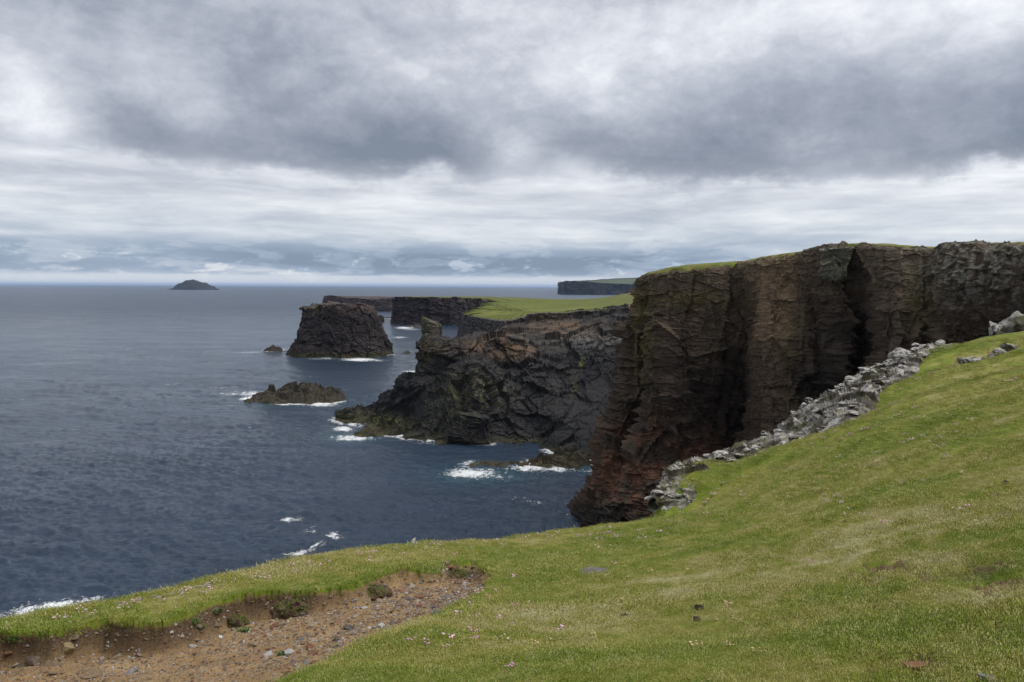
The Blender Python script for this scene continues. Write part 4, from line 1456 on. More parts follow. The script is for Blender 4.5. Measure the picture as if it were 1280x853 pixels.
def spot(px, py):
    """the ground under a picture position, or the nearest ground when the line of sight clears the edge"""
    return GPTS[_kd.find((px, py, 0))[1]].copy()


LICH = [stone_mesh('stone', 900 + k, 3, random.uniform(.45, .75), 10, .16, ((0.045, 0.036, 0.03), (0.14, 0.115, 0.09)), 0.75, random.uniform(1.1, 1.7)) for k in range(10)]
BROWN = [stone_mesh('stone', 930 + k, 3, random.uniform(.45, .7), 9, .16, ((0.03, 0.024, 0.02), (0.12, 0.09, 0.065)), 0.1, random.uniform(1.1, 1.6)) for k in range(4)]


def outcrop(name, label, upper, lower, n, smin, smax, seed, brown=0.2, meshes=None, bias=0.8):
    g = np.random.default_rng(seed)
    U, Lw = np.array(upper, float), np.array(lower, float)
    mid = spot(*((U.mean(0) + Lw.mean(0)) / 2))
    root = empty(name, mid)
    tag(root, label, 'rock outcrop')
    for k in range(n):
        t = g.uniform(0, 1)
        u = np.array([np.interp(t, np.linspace(0, 1, len(U)), U[:, i]) for i in (0, 1)])
        l = np.array([np.interp(t, np.linspace(0, 1, len(Lw)), Lw[:, i]) for i in (0, 1)])
        f = g.uniform(0, 1) ** (1 / bias)
        p = spot(*(u * (1 - f) + l * f)) if g.uniform() > 0.35 else spot(*u)
        dist = math.hypot(p[0], p[1])
        s = (smin + (smax - smin) * g.uniform() ** 2.2) * dist / FPX
        low = f > 0.55
        pool = BROWN if g.uniform() < brown * (2.0 if low else 0.6) else (meshes or LICH)
        me = pool[g.integers(len(pool))]
        put('stone', me, MAT_LICHEN, (p[0] - mid[0], p[1] - mid[1], p[2] - mid[2] + s * g.uniform(-.15, .3)), (s * g.uniform(.8, 1.3), s * g.uniform(.8, 1.2), s * g.uniform(.6, 1.0)),
            (g.normal() * .2, g.normal() * .2 - .25, g.uniform(0, 6.28)), root)
    return root


LEDGE = tag(empty('rock_outcrop', tuple(spot(960, 560))), 'long pale lichen-crusted rock ledge climbing along the cliff edge', 'rock outcrop')


def ledge_body():
    n = 60
    U = blur(catmull(np.array([spot(*p) for p in BAND_UP]), n), 5, 0)
    Lw = blur(catmull(np.array([spot(*p) for p in BAND_LOW]), n), 5, 0)
    out = U - Lw
    out[:, 2] = 0
    out /= np.linalg.norm(out, axis=1, keepdims=True)
    view = U.copy()
    view[:, 2] = 0
    view /= np.linalg.norm(view, axis=1, keepdims=True)
    out = out * .5 + view * .5
    hgt = np.interp(np.linspace(0, 14, n), [0, 2, 5, 8, 12, 14], [.05, .25, .25, .4, .35, .1])[:, None] * np.array([0, 0, 1.0])
    L = [U + out * 1.6 - np.array([0, 0, 7.0]), U + out * 1.2 - np.array([0, 0, 2.5]), U + out * .9 + hgt * .55, U + out * .2 + hgt, U * .7 + Lw * .3 + hgt * .6, U * .4 + Lw * .6 + hgt * .15, Lw * .85 + U * .15 - np.array([0, 0, .35])]
    def fc(V, t):
        q = V
        c = rock_colour(q, t, (.04, .032, .026), (.17, .14, .11), 800, .4)
        k = sstep(fbm(q * .9, 4, 805) + t * .7, .22, .5)[:, None]
        veg = sstep(fbm(q * .6, 3, 815), .0, .25)[:, None]
        c = tintmix(c * .8, k * .75, (.47, .45, .40))
        return tintmix(c, veg * .6, (.085, .085, .03))
    o, VV = sheet('ledge', np.array(L), 130, 640, .34, .30, 800, fc, MAT_LICHEN, row_amp=[.5, 1, 1, 1.0, 1, .9, .3], bed=.35)
    o.parent = LEDGE
    o.matrix_parent_inverse = Matrix.Translation(-LEDGE.location)
    g = np.random.default_rng(51)
    mid = np.array(LEDGE.location)
    for k in range(295):
        r = int(g.uniform(.42, .97) * 129) if g.uniform() < .72 else int(g.uniform(.36, .52) * 129)
        p = VV[r, g.integers(0, 640)]
        lowp = r > 105
        s_ = (2.0 + 6.0 * g.uniform() ** 2.4) * math.hypot(p[0], p[1]) / FPX
        pool = BROWN if g.uniform() < (.5 if lowp else .16) else LICH
        put('stone', pool[g.integers(len(pool))], MAT_LICHEN, tuple(p - mid + np.array([0, 0, s_ * g.uniform(-.1, .35)])), (s_ * g.uniform(.8, 1.3), s_ * g.uniform(.8, 1.2), s_ * g.uniform(.7, 1.2)),
            (g.normal() * .3, g.normal() * .3 - .2, g.uniform(0, 6.28)), LEDGE)


ledge_body()
outcrop('rock_outcrop', 'thin broken line of white stones in a mossy hollow near the right frame edge', [(1205, 450), (1230, 446), (1255, 447), (1279, 441)], [(1208, 454), (1232, 452), (1256, 452), (1280, 447)], 34, 3, 9, 53, 0.1)
outcrop('rock_outcrop', 'short strip of flat pale stones on the cliff edge beyond the tall pale boulder', [(1150, 434), (1170, 430), (1192, 424)], [(1152, 440), (1170, 434), (1192, 427)], 26, 3, 8, 54, 0.15)
ORANGE = [stone_mesh('stone', 960 + k, 3, .5, 9, .16, ((0.06, 0.05, 0.04), (0.2, 0.17, 0.13)), 0.6, 1.5, (0.36, 0.34, 0.29), orange=.8) for k in range(4)]
outcrop('rock_outcrop', 'small stones with orange lichen at the turf edge above the sea at left', [(150, 757), (170, 752), (188, 749), (205, 745), (222, 742), (240, 735), (256, 733), (285, 727)], [(150, 759), (170, 755), (188, 751), (205, 748), (222, 745), (240, 738), (256, 735), (286, 728)], 60, 2, 5, 55, 0.2, ORANGE)
outcrop('rock_outcrop', 'pale flat slab breaking out of the turf edge above the sea left of centre', [(488, 689), (500, 685), (515, 681), (530, 679)], [(490, 690), (502, 687), (516, 684), (530, 681)], 16, 2, 6, 57, 0.05)


def boulder(label, px, py, wpx, hpx, seed, tilt=0.0, lich=.8, dark=False):
    p = spot(px, py)
    s = wpx / 2 * p[1] / FPX
    me = stone_mesh('boulder', seed, 4, 1.0, 12, .14, ((0.05, 0.043, 0.037), (0.17, 0.15, 0.125)), 0.0 if dark else lich, 1.0)
    o = put('boulder', me, MAT_LICHEN, (p[0], p[1], p[2] + hpx * 0.25 * p[1] / FPX), (s, s * .8, hpx / 2 * p[1] / FPX), (0.1, tilt, seed))
    return tag(o, label, 'boulder')


boulder('tall pale lichened boulder standing on the cliff edge above the white rock ledge', 1122, 452, 44, 30, 71)
boulder('large grey boulder cut by the right frame edge at the cliff rim', 1268, 414, 52, 40, 72, .2)
boulder('smaller dark grey boulder leaning beside the large grey boulder at right', 1242, 413, 24, 28, 73, -.3, .35)

# ------------------------------------------------------------------ stones on the bare earth
def stone_set(seed, n, col, flat=(.4, .7), sub=2):
    g = np.random.default_rng(seed)
    return [stone_mesh('loose_stone', seed + k, sub, g.uniform(*flat), 8, .10, col, 0, g.uniform(1.0, 1.6)) for k in range(n)]


KINDS = [('small grey angular stone lying loose on the bare earth', 'grey stones on the bare earth', stone_set(1100, 5, ((0.12, 0.104, 0.088), (0.26, 0.232, 0.20))), .28),
         ('small tan stone lying loose on the bare earth', 'tan stones on the bare earth', stone_set(1120, 5, ((0.20, 0.14, 0.09), (0.36, 0.27, 0.18))), .44),
         ('small reddish brown stone lying loose on the bare earth', 'reddish stones on the bare earth', stone_set(1140, 4, ((0.16, 0.075, 0.045), (0.30, 0.16, 0.10))), .16),
         ('small pale chip of stone lying loose on the bare earth', 'pale stones on the bare earth', stone_set(1160, 3, ((0.34, 0.33, 0.31), (0.52, 0.50, 0.47))), .10)]


def lay(me, name, x, y, s, g, mat=MAT_STONE, sink=.25, rot=None):
    z = float(ground_z(np.array([x]), np.array([y]))[0])
    o = put(name, me, mat, (x, y, z + s * (0.4 - sink)), s, rot or (g.normal() * .25, g.normal() * .25, g.uniform(0, 6.28)))
    return o


def loose_stones():
    g = np.random.default_rng(77)
    n = 0
    probs = np.array([k[3] for k in KINDS])
    probs /= probs.sum()
    placed = 0
    while placed < 270:
        # more of them along the lower right side of the hollow
        if g.uniform() < 0.55:
            t = g.uniform()
            px = 330 + 270 * t + g.normal() * 22
            py = 838 - 108 * t + g.normal() * 12 - 4
        else:
            px, py = g.uniform(0, 600), g.uniform(720, 853)
        p = spot(px, py)
        if p[1] > 15 or ins_at(np.array([p[0]]), np.array([p[1]]))[0] < .9:
            continue
        k = g.choice(len(KINDS), p=probs)
        lab, grp, ms, _ = KINDS[k]
        s = (2.2 + 5.0 * g.uniform() ** 2.5) * p[1] / FPX
        o = lay(ms[g.integers(len(ms))], 'loose_stone', p[0], p[1], s, g)
        zone = 'near the left frame edge' if px < 150 else 'at the upper end of the hollow' if px > 480 else 'low in the hollow by the bottom frame edge' if py > 812 else 'in the middle of the hollow'
        tag(o, lab.replace('lying loose on the bare earth', 'lying ' + zone), 'stone', grp + ' ' + zone)
        placed += 1
    big = [('upright tan pointed stone leaning on the dark scarp of the hollow', 88, 809, 7.5, (0.24, 0.18, 0.09), (0.36, 0.29, 0.16), (0.1, 0.05, .3), 1.5),
           ('flat dark brown stone half sunk in the earth near the left edge', 36, 822, 10, (0.08, 0.06, 0.045), (0.18, 0.14, 0.10), None, .55),
           ('brown lumpy stone right of the flat dark brown stone', 70, 828, 9, (0.12, 0.085, 0.05), (0.22, 0.16, 0.10), None, .6),
           ('large tan stone at the bottom frame edge in the bare earth', 114, 846, 15, (0.16, 0.11, 0.065), (0.30, 0.21, 0.13), None, .6),
           ('blue grey rounded stone at the grass side of the hollow', 545, 769, 9, (0.11, 0.115, 0.12), (0.19, 0.195, 0.20), None, .5),
           ('small white stone stuck in the bank below the turf', 278, 797, 4, (0.5, 0.48, 0.42), (0.65, 0.62, 0.55), (0.3, .6, .4), .5),
           ('dark grey flat stone among the stones in the middle of the hollow', 440, 786, 8, (0.07, 0.065, 0.06), (0.15, 0.14, 0.13), None, .35),
           ('cream stone at the upper end of the hollow', 515, 732, 5, (0.34, 0.28, 0.2), (0.48, 0.41, 0.31), None, .8),
           ('bluish stone alone on the open earth at left', 148, 820, 4, (0.10, 0.12, 0.15), (0.17, 0.19, 0.22), None, .7),
           ('grey and white stone low in the middle of the bare earth', 168, 842, 8, (0.16, 0.16, 0.15), (0.38, 0.37, 0.35), None, .6),
           ('rust orange flat stone bedded in the turf at lower right', 1145, 834, 13, (0.17, 0.085, 0.04), (0.30, 0.165, 0.08), (0.0, 0, .2), .22),
           ('grey stone cut by the bottom frame edge at lower right', 1240, 850, 14, (0.16, 0.16, 0.155), (0.32, 0.31, 0.30), None, .6),
           ('flat pale grey stone bedded in the turf below the inlet cliff', 741, 715, 16, (0.13, 0.115, 0.10), (0.22, 0.20, 0.175), (0, 0, .2), .2)]
    for i, (lab, px, py, w, lo, hi, rot, fl) in enumerate(big):
        p = spot(px, py)
        me = stone_mesh('stone', 1200 + i, 3, fl, 9, .1, (lo, hi), 0, 1.35)
        o = lay(me, 'stone', p[0], p[1], w * p[1] / FPX, g, rot=rot, sink=.3)
        tag(o, lab, 'stone')


loose_stones()


def instancer(name, pts, rots, scales, sources, label, seed=0):
    """one countless mass: small meshes set on points by geometry nodes"""
    V = np.asarray(pts, np.float32)
    me = bpy.data.meshes.new(name)
    me.vertices.add(len(V))
    me.vertices.foreach_set('co', V.ravel())
    a = me.attributes.new('rot', 'FLOAT_VECTOR', 'POINT')
    a.data.foreach_set('vector', np.asarray(rots, np.float32).ravel())
    a = me.attributes.new('size', 'FLOAT', 'POINT')
    a.data.foreach_set('value', np.asarray(scales, np.float32))
    a = me.attributes.new('pick', 'INT', 'POINT')
    a.data.foreach_set('value', np.random.default_rng(seed).integers(0, len(sources), len(V)).astype(np.int32))
    o = link(name, me)
    tag(o, label, kind='stuff')
    lib = bpy.data.collections.new(name + '_pieces')
    for s in sources:
        lib.objects.link(s)
    ng = bpy.data.node_groups.new(name, 'GeometryNodeTree')
    ng.interface.new_socket('Geometry', in_out='INPUT', socket_type='NodeSocketGeometry')
    ng.interface.new_socket('Geometry', in_out='OUTPUT', socket_type='NodeSocketGeometry')
    N, Lk = ng.nodes, ng.links
    gi, go = N.new('NodeGroupInput'), N.new('NodeGroupOutput')
    ci = N.new('GeometryNodeCollectionInfo')
    ci.inputs['Collection'].default_value = lib
    ci.inputs['Separate Children'].default_value = True
    ci.inputs['Reset Children'].default_value = True
    ip = N.new('GeometryNodeInstanceOnPoints')
    ip.inputs['Pick Instance'].default_value = True
    def attr(n, t):
        q = N.new('GeometryNodeInputNamedAttribute')
        q.data_type = t
        q.inputs['Name'].default_value = n
        return q.outputs['Attribute']
    mp = N.new('GeometryNodeMeshToPoints')
    Lk.new(gi.outputs[0], mp.inputs['Mesh'])
    Lk.new(mp.outputs[0], ip.inputs['Points'])
    Lk.new(ci.outputs[0], ip.inputs['Instance'])
    Lk.new(attr('rot', 'FLOAT_VECTOR'), ip.inputs['Rotation'])
    Lk.new(attr('size', 'FLOAT'), ip.inputs['Scale'])
    Lk.new(attr('pick', 'INT'), ip.inputs['Instance Index'])
    Lk.new(ip.outputs[0], go.inputs[0])
    md = o.modifiers.new('scatter', 'NODES')
    md.node_group = ng
    return o


def blades(name, seed, n, rad, h, w, lean=0.5):
    g = np.random.default_rng(seed)
    V, F = [], []
    for _ in range(n):
        a, r = g.uniform(0, 6.28), rad * math.sqrt(g.uniform())
        x, y = r * math.cos(a), r * math.sin(a)
        hh = h * g.uniform(.5, 1.15)
        t = g.uniform(0, 6.28)
        dx, dy = math.cos(t), math.sin(t)
        ln = lean * g.uniform(.3, 1.4)
        px, py = -dy * w / 2, dx * w / 2
        b = len(V)
        V += [(x - px, y - py, -0.004), (x + px, y + py, -0.004), (x + dx * hh * ln * .35 + px * .8, y + dy * hh * ln * .35 + py * .8, hh * .6),
              (x + dx * hh * ln * .35 - px * .8, y + dy * hh * ln * .35 - py * .8, hh * .6), (x + dx * hh * ln, y + dy * hh * ln, hh * (1.0 - .25 * ln))]
        F += [(b, b + 1, b + 2), (b, b + 2, b + 3), (b + 3, b + 2, b + 4)]
    return mesh_from(name, np.array(V), np.array(F), None, True)


def source(name, me, mat):
    me.materials.append(mat)
    return bpy.data.objects.new(name, me)


def scatter_grass():
    g = np.random.default_rng(21)
    src = [source('grass_clump', blades('grass_clump', 2000 + k, 70, .10, .012, .0033, 1.0), MAT_BLADE) for k in range(5)]
    n = 150000
    b = g.uniform(math.radians(-36), math.radians(36), n)
    er = edge_r(b)
    u = g.uniform(0, 1, n)
    # density falls with distance
    r = 2.2 * (np.minimum(er, 66) / 2.2) ** u
    keep = g.uniform(0, 1, n) < np.interp(r, [2, 5, 12, 30, 66], [.35, .6, .9, 1, 1])
    b, r = b[keep], r[keep]
    x, y = r * np.sin(b), r * np.cos(b)
    soil = ins_at(x, y)
    keep = (soil + g.normal(0, .15, len(soil))) < 0.42
    x, y, r = x[keep], y[keep], r[keep]
    z = ground_z(x, y)
    u = r / edge_r(np.arctan2(x, y))
    z -= np.maximum(0, (u - 0.985) / 0.015) ** 2 * 0.12
    tall = np.clip(fbm(np.stack([x * .5, y * .5, x * 0], -1), 3, 7) * 1.5 + .5, 0, 1)
    s = np.interp(r, [2, 6, 15, 35, 66], [.7, .95, 1.5, 2.4, 3.6]) * g.uniform(.7, 1.25, len(r)) * (.75 + .5 * tall) * np.where(u > .96, 1.25, 1.0)
    rot = np.stack([g.normal(0, .12, len(r)), g.normal(0, .12, len(r)), g.uniform(0, 6.28, len(r))], -1)
    instancer('grass', np.stack([x, y, z], -1), rot, s, src, 'short grazed grass blades covering the slope', 1)
    # leafy fringe along the lip of the hollow and clumps on the bare earth
    src = [source('fringe_clump', blades('fringe_clump', 2050 + k, 44, .06, .03, .005, 1.2), MAT_BLADE) for k in range(4)]
    pts = []
    for a, c in zip(SCARP[:-1], SCARP[1:]):
        L = np.hypot(*(c - a))
        for _ in range(int(L * 15)):
            t = g.uniform()
            p = a + (c - a) * t + g.normal(0, .07, 2)
            if ins_at(np.array([p[0]]), np.array([p[1]]))[0] < .6:
                pts.append(p)
    pts = np.array(pts)
    z = ground_z(pts[:, 0], pts[:, 1])
    instancer('grass_fringe', np.stack([pts[:, 0], pts[:, 1], z], -1), np.stack([g.normal(0, .3, len(pts)), g.normal(0, .3, len(pts)), g.uniform(0, 6.28, len(pts))], -1), g.uniform(.5, 1.2, len(pts)), src, 'longer grass fringe hanging on the lip of the earth hollow', 2)


scatter_grass()


def scatter_gravel():
    g = np.random.default_rng(23)
    src = []
    for k, (lo, hi) in enumerate([((0.13, .11, .09), (.27, .235, .20)), ((.2, .14, .09), (.36, .27, .18)), ((.15, .075, .045), (.30, .17, .11)), ((.13, .09, .055), (.24, .17, .11)), ((.36, .35, .33), (.5, .48, .45)), ((.2, .13, .08), (.3, .2, .13))]):
        me = stone_mesh('pebble', 2200 + k, 1, .6, 6, .1, (lo, hi), 0, 1.3)
        src.append(source('pebble', me, MAT_STONE))
    lo, hi = HOLLOW.min(0), HOLLOW.max(0)
    A = lo + (hi - lo) * g.uniform(0, 1, (170000, 2))
    A = A[(ins_at(A[:, 0], A[:, 1]) > .85) & (A[:, 1] < 15) & (A[:, 1] > 4.5)][:20000]
    pts = np.concatenate([A, A[:, :1] * 0], 1)
    sc = (.6 + 2.2 * g.uniform(0, 1, len(A)) ** 3) * A[:, 1] / FPX
    pts = np.array(pts)
    pts[:, 2] = ground_z(pts[:, 0], pts[:, 1])
    n = len(pts)
    instancer('gravel', pts, np.stack([g.normal(0, .4, n), g.normal(0, .4, n), g.uniform(0, 6.28, n)], -1), np.array(sc), src, 'fine gravel scattered over the bare earth', 3)


scatter_gravel()


# ------------------------------------------------------------------ thrift flowers
def flat_mat(name, rough=0.8):
    m, nt, b = new_mat(name)
    at = nt.nodes.new('ShaderNodeAttribute')
    at.attribute_name = 'Col'
    oi = nt.nodes.new('ShaderNodeObjectInfo')
    k = E(nt, oi.outputs['Random']) * 0.4 + 0.8
    nt.links.new(mixc(nt, at.outputs['Color'], vec(nt, k, k, k), 1.0, 'MULTIPLY'), b.inputs['Base Color'])
    b.inputs['Roughness'].default_value = rough
    b.inputs['Specular IOR Level'].default_value = 0.2
    return m


MAT_PLANT = flat_mat('plant_colour')


def ico(sub=1):
    bm = bmesh.new()
    bmesh.ops.create_icosphere(bm, subdivisions=sub, radius=1.0)
    V = np.array([v.co[:] for v in bm.verts])
    F = np.array([[v.index for v in f.verts] for f in bm.faces])
    bm.free()
    return V, F


def thrift_mesh(seed, heads, rad, pink):
    g = np.random.default_rng(seed)
    iv, if_ = ico(1)
    V, F, C = [], [], []
    cv = iv * np.array([rad * 1.1, rad, .016])
    V += [tuple(v) for v in cv]
    F += [tuple(f) for f in if_]
    C += [tuple(np.array((.10, .13, .03)) * g.uniform(.6, 1.2)) for _ in cv]
    n = len(iv)
    for _ in range(heads):
        a, r = g.uniform(0, 6.28), rad * math.sqrt(g.uniform())
        h = g.uniform(.05, .085)
        x, y = r * math.cos(a), r * math.sin(a)
        tx, ty = x * 1.25, y * 1.25
        w = .0016
        V += [(x - w, y, 0), (x + w, y, 0), (tx, ty + w, h)]
        F.append((n, n + 1, n + 2))
        C += [(.12, .13, .04)] * 3
        n += 3
        s = g.uniform(.011, .016)
        hv = iv * np.array([s, s, s * .75]) + g.normal(0, s * .12, iv.shape) + np.array([tx, ty, h])
        V += [tuple(v) for v in hv]
        F += [tuple(f + n) for f in if_]
        c = np.array(pink) * g.uniform(.8, 1.15)
        C += [tuple(np.clip(c * g.uniform(.85, 1.1), 0, 1)) for _ in hv]
        n += len(iv)
    return mesh_from('thrift', np.array(V), np.array(F), np.array(C))


THRIFT = [thrift_mesh(3000 + k, 5 + k, .045 + .012 * k, p) for k, p in enumerate([(.62, .36, .46), (.66, .42, .50), (.60, .33, .44), (.66, .52, .50)])]
THRIFT_DRY = [thrift_mesh(3050 + k, 5 + k, .05, (.58, .44, .24)) for k in range(2)]


def thrift():
    g = np.random.default_rng(31)
    zones = [  # where, number, picture area sampler
        ('small pink thrift clump on the turf edge above the sea', 'thrift along the seaward turf edge', 60, lambda: (lambda t: (60 + 650 * t, np.interp(60 + 650 * t, [0, 100, 200, 300, 400, 500, 600, 712], [781, 765, 747, 721, 701, 685, 674, 663]) + abs(g.normal()) * 7 + 1))(g.uniform())),
        ('small pink thrift clump just below the pale rock ledge', 'thrift below the rock ledge', 90, lambda: (lambda t: (720 + 440 * t, np.interp(720 + 440 * t, [712, 830, 905, 990, 1070, 1160], [665, 645, 600, 572, 525, 470]) + abs(g.normal()) * 20 + 3))(g.uniform())),
        ('small pink thrift clump on the upper grass slope', 'thrift on the upper grass slope', 95, lambda: (g.uniform(1010, 1285), 0)),
        ('small pink thrift clump beside the upper end of the bare hollow', 'thrift beside the bare hollow', 26, lambda: (590 + g.normal() * 45, 770 + g.normal() * 28)),
        ('dried cream thrift clump in the middle of the grass slope', 'dried thrift on the grass slope', 16, lambda: (g.uniform(640, 960), g.uniform(690, 850)))]
    for lab, grp, n, f in zones:
        k = tries = 0
        while k < n and tries < n * 20:
            tries += 1
            px, py = f()
            if py == 0:
                py = np.interp(px, [1010, 1130, 1280], [560, 480, 430]) + abs(g.normal()) * 70
            p = spot(px, py)
            if ins_at(p[:1], p[1:2])[0] > .5:
                continue
            pool = THRIFT_DRY if lab.startswith('dried') else THRIFT
            s = g.uniform(.7, 1.15) * float(np.interp(p[1], [5, 15, 40, 60], [.62, .95, 1.7, 2.2]))
            o = put('thrift', pool[g.integers(len(pool))], MAT_PLANT, (p[0], p[1], p[2] - .005), s, (0, 0, g.uniform(0, 6.28)))
            lb, gp = lab, grp
            if 'upper grass slope' in lab:
                w = 'near the right frame edge' if px > 1200 else 'below the tall pale boulder' if px > 1085 else 'left of the tall pale boulder'
            elif 'rock ledge' in lab:
                w = 'at the great cliff foot' if px < 830 else 'along its lower half' if px < 970 else 'along its upper half'
            elif 'turf edge' in lab:
                w = 'in the left corner' if px < 250 else 'beyond the bare hollow' if px < 560 else 'towards the cliff foot'
            else:
                w = ''
            if w:
                lb, gp = lab + ' ' + w, grp + ' ' + w
            tag(o, lb, 'flower', gp)
            k += 1


thrift()


# ------------------------------------------------------------------ turf clods, plantains and droppings
def leaf_tuft(seed, n, rad, h, w, col, lean=.9):
    me = blades('leaves', seed, n, rad, h, w, lean)
    g = np.random.default_rng(seed)
    a = me.color_attributes.new('Col', 'FLOAT_COLOR', 'POINT')
    m = len(me.vertices)
    c = np.ones((m, 4), np.float32)
    c[:, :3] = np.array(col) * np.repeat(g.uniform(.6, 1.3, m // 5), 5)[:, None]
    a.data.foreach_set('color', c.ravel())
    return me


def clod(label, px, py, wpx, hpx, seed):
    p = spot(px, py)
    s = p[1] / FPX
    root = tag(empty('turf_clod', (p[0], p[1], p[2])), label, 'turf clod')
    V, F = ico(4)
    V = V * np.array([wpx / 2 * s, wpx * .33 * s, hpx * .75 * s])
    V += V / np.linalg.norm(V, axis=1, keepdims=True) * (fbm(V * 9 + seed, 4, 3) * .2 * wpx * s)[:, None]
    t = np.clip(fbm(V * 14 + seed, 3, 5) + .5, 0, 1)[:, None]
    put('soil', mesh_from('soil', V, F, np.array((.045, .028, .017)) * (1 - t) + np.array((.16, .105, .06)) * t), MAT_LICHEN, (0, 0, 0), 1, (0, 0, 0), root)
    gr = leaf_tuft(seed, 420, wpx * .46 * s, .045, .006, (.12, .18, .03), 1.0)
    co = np.empty(len(gr.vertices) * 3, np.float32)
    gr.vertices.foreach_get('co', co)
    co = co.reshape(-1, 3)
    co[:, 1] *= .7
    e = 1 - (co[:, 0] / (wpx / 2 * s)) ** 2 - (co[:, 1] / (wpx * .33 * s)) ** 2
    co[:, 2] += np.sqrt(np.maximum(e, 0)) * hpx * .72 * s
    gr.vertices.foreach_set('co', co.ravel())
    put('grass', gr, MAT_PLANT, (0, 0, 0), 1, (0, 0, 0), root)


clod('dark overhanging turf clod with grass top in the bank of the hollow', 367, 768, 52, 20, 41)
clod('low green turf hummock on the bare earth near the hollow top', 470, 741, 46, 15, 42)
clod('small turf-topped soil lump at the left of the dark turf clod', 290, 776, 34, 14, 43)
clod('thin grassy clod at the far end of the bare hollow', 575, 717, 44, 9, 44)


def plantain():
    for i, (px, py, w, lab) in enumerate([(305, 788, 14, 'dark green leaf rosette on the bank below the small turf lump'), (239, 783, 13, 'grey green leaf rosette on the bare bank left of the small turf lump'), (250, 787, 9, 'tiny leaf rosette beside the grey green one on the bank'),
                                          (20, 800, 15, 'dark green leaf rosette hanging in the scarp near the left frame edge'), (352, 818, 12, 'flat green leaf rosette among stones low in the hollow'), (270, 764, 16, 'pale green leaf mat on the turf lip of the hollow')]):
        p = spot(px, py)
        s = w / 2 * p[1] / FPX
        o = put('plantain', leaf_tuft(60 + i, 60, s, s * .9, s * .22, (.07, .12, .03), 1.1), MAT_PLANT, tuple(p), 1, (0, 0, 0))
        tag(o, lab, 'plant')


plantain()


def droppings():
    g = np.random.default_rng(8)
    for i, (px, py, w, lab) in enumerate([(874, 764, 12, 'dark dried dropping on the turf, upper of a pair in the middle'), (870, 779, 12, 'dark dried dropping on the turf, lower of a pair in the middle'), (782, 773, 12, 'dark dropping on the turf left of the pair of droppings'),
                                          (1056, 654, 6, 'small black dropping on the grass slope at mid right'), (904, 646, 5, 'tiny dark dropping on the turf under the cliff foot'), (1257, 607, 10, 'dark brown dropping on the slope near the right frame edge'), (1008, 615, 5, 'tiny black dropping high on the grass slope')]):
        p = spot(px, py)
        me = stone_mesh('dropping', 3300 + i, 3, .45, 5, .3, ((.012, .009, .006), (.05, .035, .022)), 0, 1.3)
        s = w / 2 * p[1] / FPX
        o = put('dropping', me, MAT_STONE, (p[0], p[1], p[2] + s * .35), s, (0, 0, g.uniform(0, 6)))
        tag(o, lab, 'dropping')


droppings()


# ------------------------------------------------------------------ pale slab on the cliff rim
def rim_slab():
    D = 123.5
    rows = [[(1024, 313), (1036, 311), (1050, 309.5), (1068, 309.5)], [(1027, 320), (1038, 318), (1052, 318), (1064, 318)], [(1024, 330), (1036, 330), (1050, 329), (1060, 328)], [(1022, 339), (1034, 345), (1046, 346), (1055, 340)]]
    L = [[P(x, y, D + 3.5) for x, y in rows[0]]]
    L += [[P(x, y, D + i * .5) for x, y in r] for i, r in enumerate(rows)]
    L += [[P(x, y + 1, D + 6) for x, y in rows[-1]]]
    def fc(V, t):
        c = rock_colour(V, t, (.10, .095, .075), (.27, .255, .20), 700, .4)
        n = np.clip(fbm(V * .9, 4, 705) * 1.8 + .5, 0, 1)[:, None]
        return tintmix(c, n * .35, (.17, .17, .08))
    o, _ = sheet('slab', L, 110, 90, .55, .45, 700, fc, MAT_CLIFF, row_amp=[.1, .6, 1, 1, 1, .3])
    o.parent = CLIFF
    tag(o, 'pale jointed slab hanging from the cliff rim')


rim_slab()


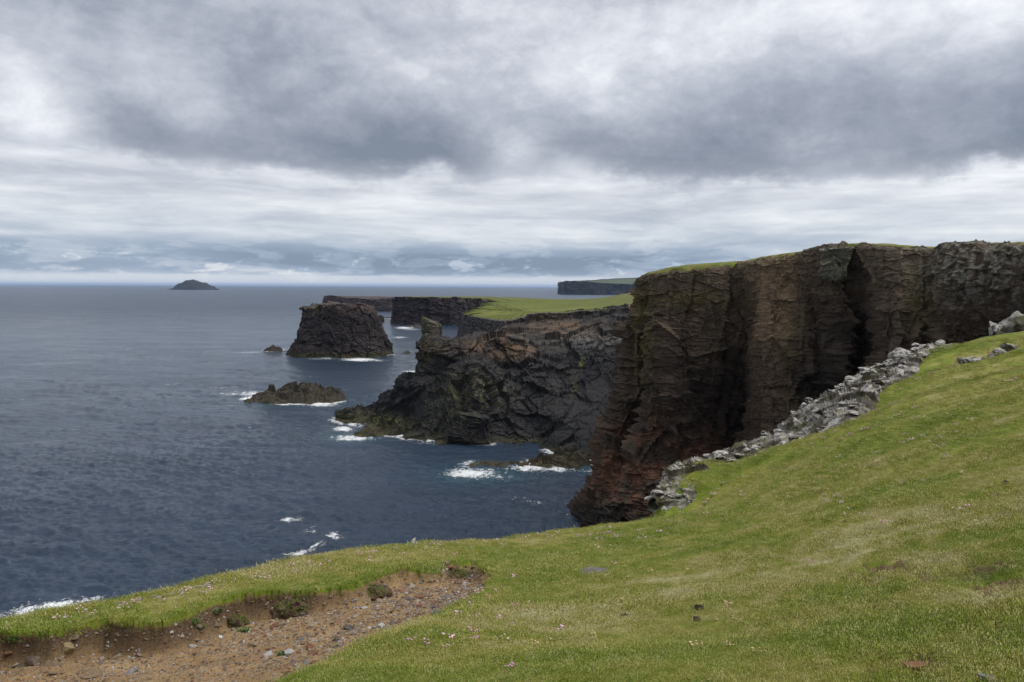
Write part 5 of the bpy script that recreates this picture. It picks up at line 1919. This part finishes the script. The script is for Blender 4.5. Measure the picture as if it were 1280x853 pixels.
# ------------------------------------------------------------------ two gulls
def gull(label, px, py, D, span, bank, yaw):
    p = P(px, py, D)
    root = tag(empty('gull', tuple(p)), label, 'bird', 'birds gliding over the cliffs')
    root.rotation_euler = (0, bank, yaw)
    V, F = ico(2)
    V = V * np.array([.06, .24, .055])
    V[:, 0] *= 1 - np.abs(V[:, 1]) * 1.6
    put('body', mesh_from('body', V * span, F, np.full((len(V), 3), .5)), MAT_PLANT, (0, 0, 0), 1, (0, 0, 0), root)
    for sg in (-1, 1):
        W = []
        for x, y0, y1, z in ((.03, .1, -.08, 0), (.25, .12, -.03, .09), (.5, .0, -.02, .05)):
            for dz in (.006, -.006):
                W += [(sg * x, y0, z + dz), (sg * x, y1, z + dz)]
        Fq = []
        for a in (0, 4):
            Fq += [(a, a + 1, a + 5, a + 4), (a + 2, a + 6, a + 7, a + 3), (a, a + 4, a + 6, a + 2), (a + 1, a + 3, a + 7, a + 5)]
        Fq += [(0, 2, 3, 1), (8, 9, 11, 10)]
        put('wing', mesh_from('wing', np.array(W) * span, np.array(Fq), np.full((12, 3), .28)), MAT_PLANT, (0, 0, 0), 1, (0, 0, 0), root)


gull('tiny dark gull gliding left of the cliff top in the pale cloud band', 859.5, 254.5, 300, 1.3, .2, .5)
gull('tiny dark gull high over the brown cliff under the dark cloud', 1042, 224, 340, 1.2, -.15, .2)


# ------------------------------------------------------------------ sea air
def build_haze():
    bm = bmesh.new()
    bmesh.ops.create_cube(bm, size=1.0)
    me = bpy.data.meshes.new('haze')
    bm.to_mesh(me)
    bm.free()
    o = link('haze', me)
    x0, x1, y0, y1, z0, z1 = -120000, 120000, -40, 120000, -12, 160
    o.location = ((x0 + x1) / 2, (y0 + y1) / 2, (z0 + z1) / 2)
    o.scale = (x1 - x0, y1 - y0, z1 - z0)
    m = bpy.data.materials.new('sea_air')
    m.use_nodes = True
    nt = m.node_tree
    nt.nodes.clear()
    out = nt.nodes.new('ShaderNodeOutputMaterial')
    v = nt.nodes.new('ShaderNodeVolumePrincipled')
    v.inputs['Color'].default_value = (0.52, 0.70, 1.0, 1)
    v.inputs['Density'].default_value = 2.2e-5
    nt.links.new(v.outputs[0], out.inputs['Volume'])
    me.materials.append(m)
    tag(o, 'thin sea haze that turns the far headland blue', kind='stuff')


build_haze()
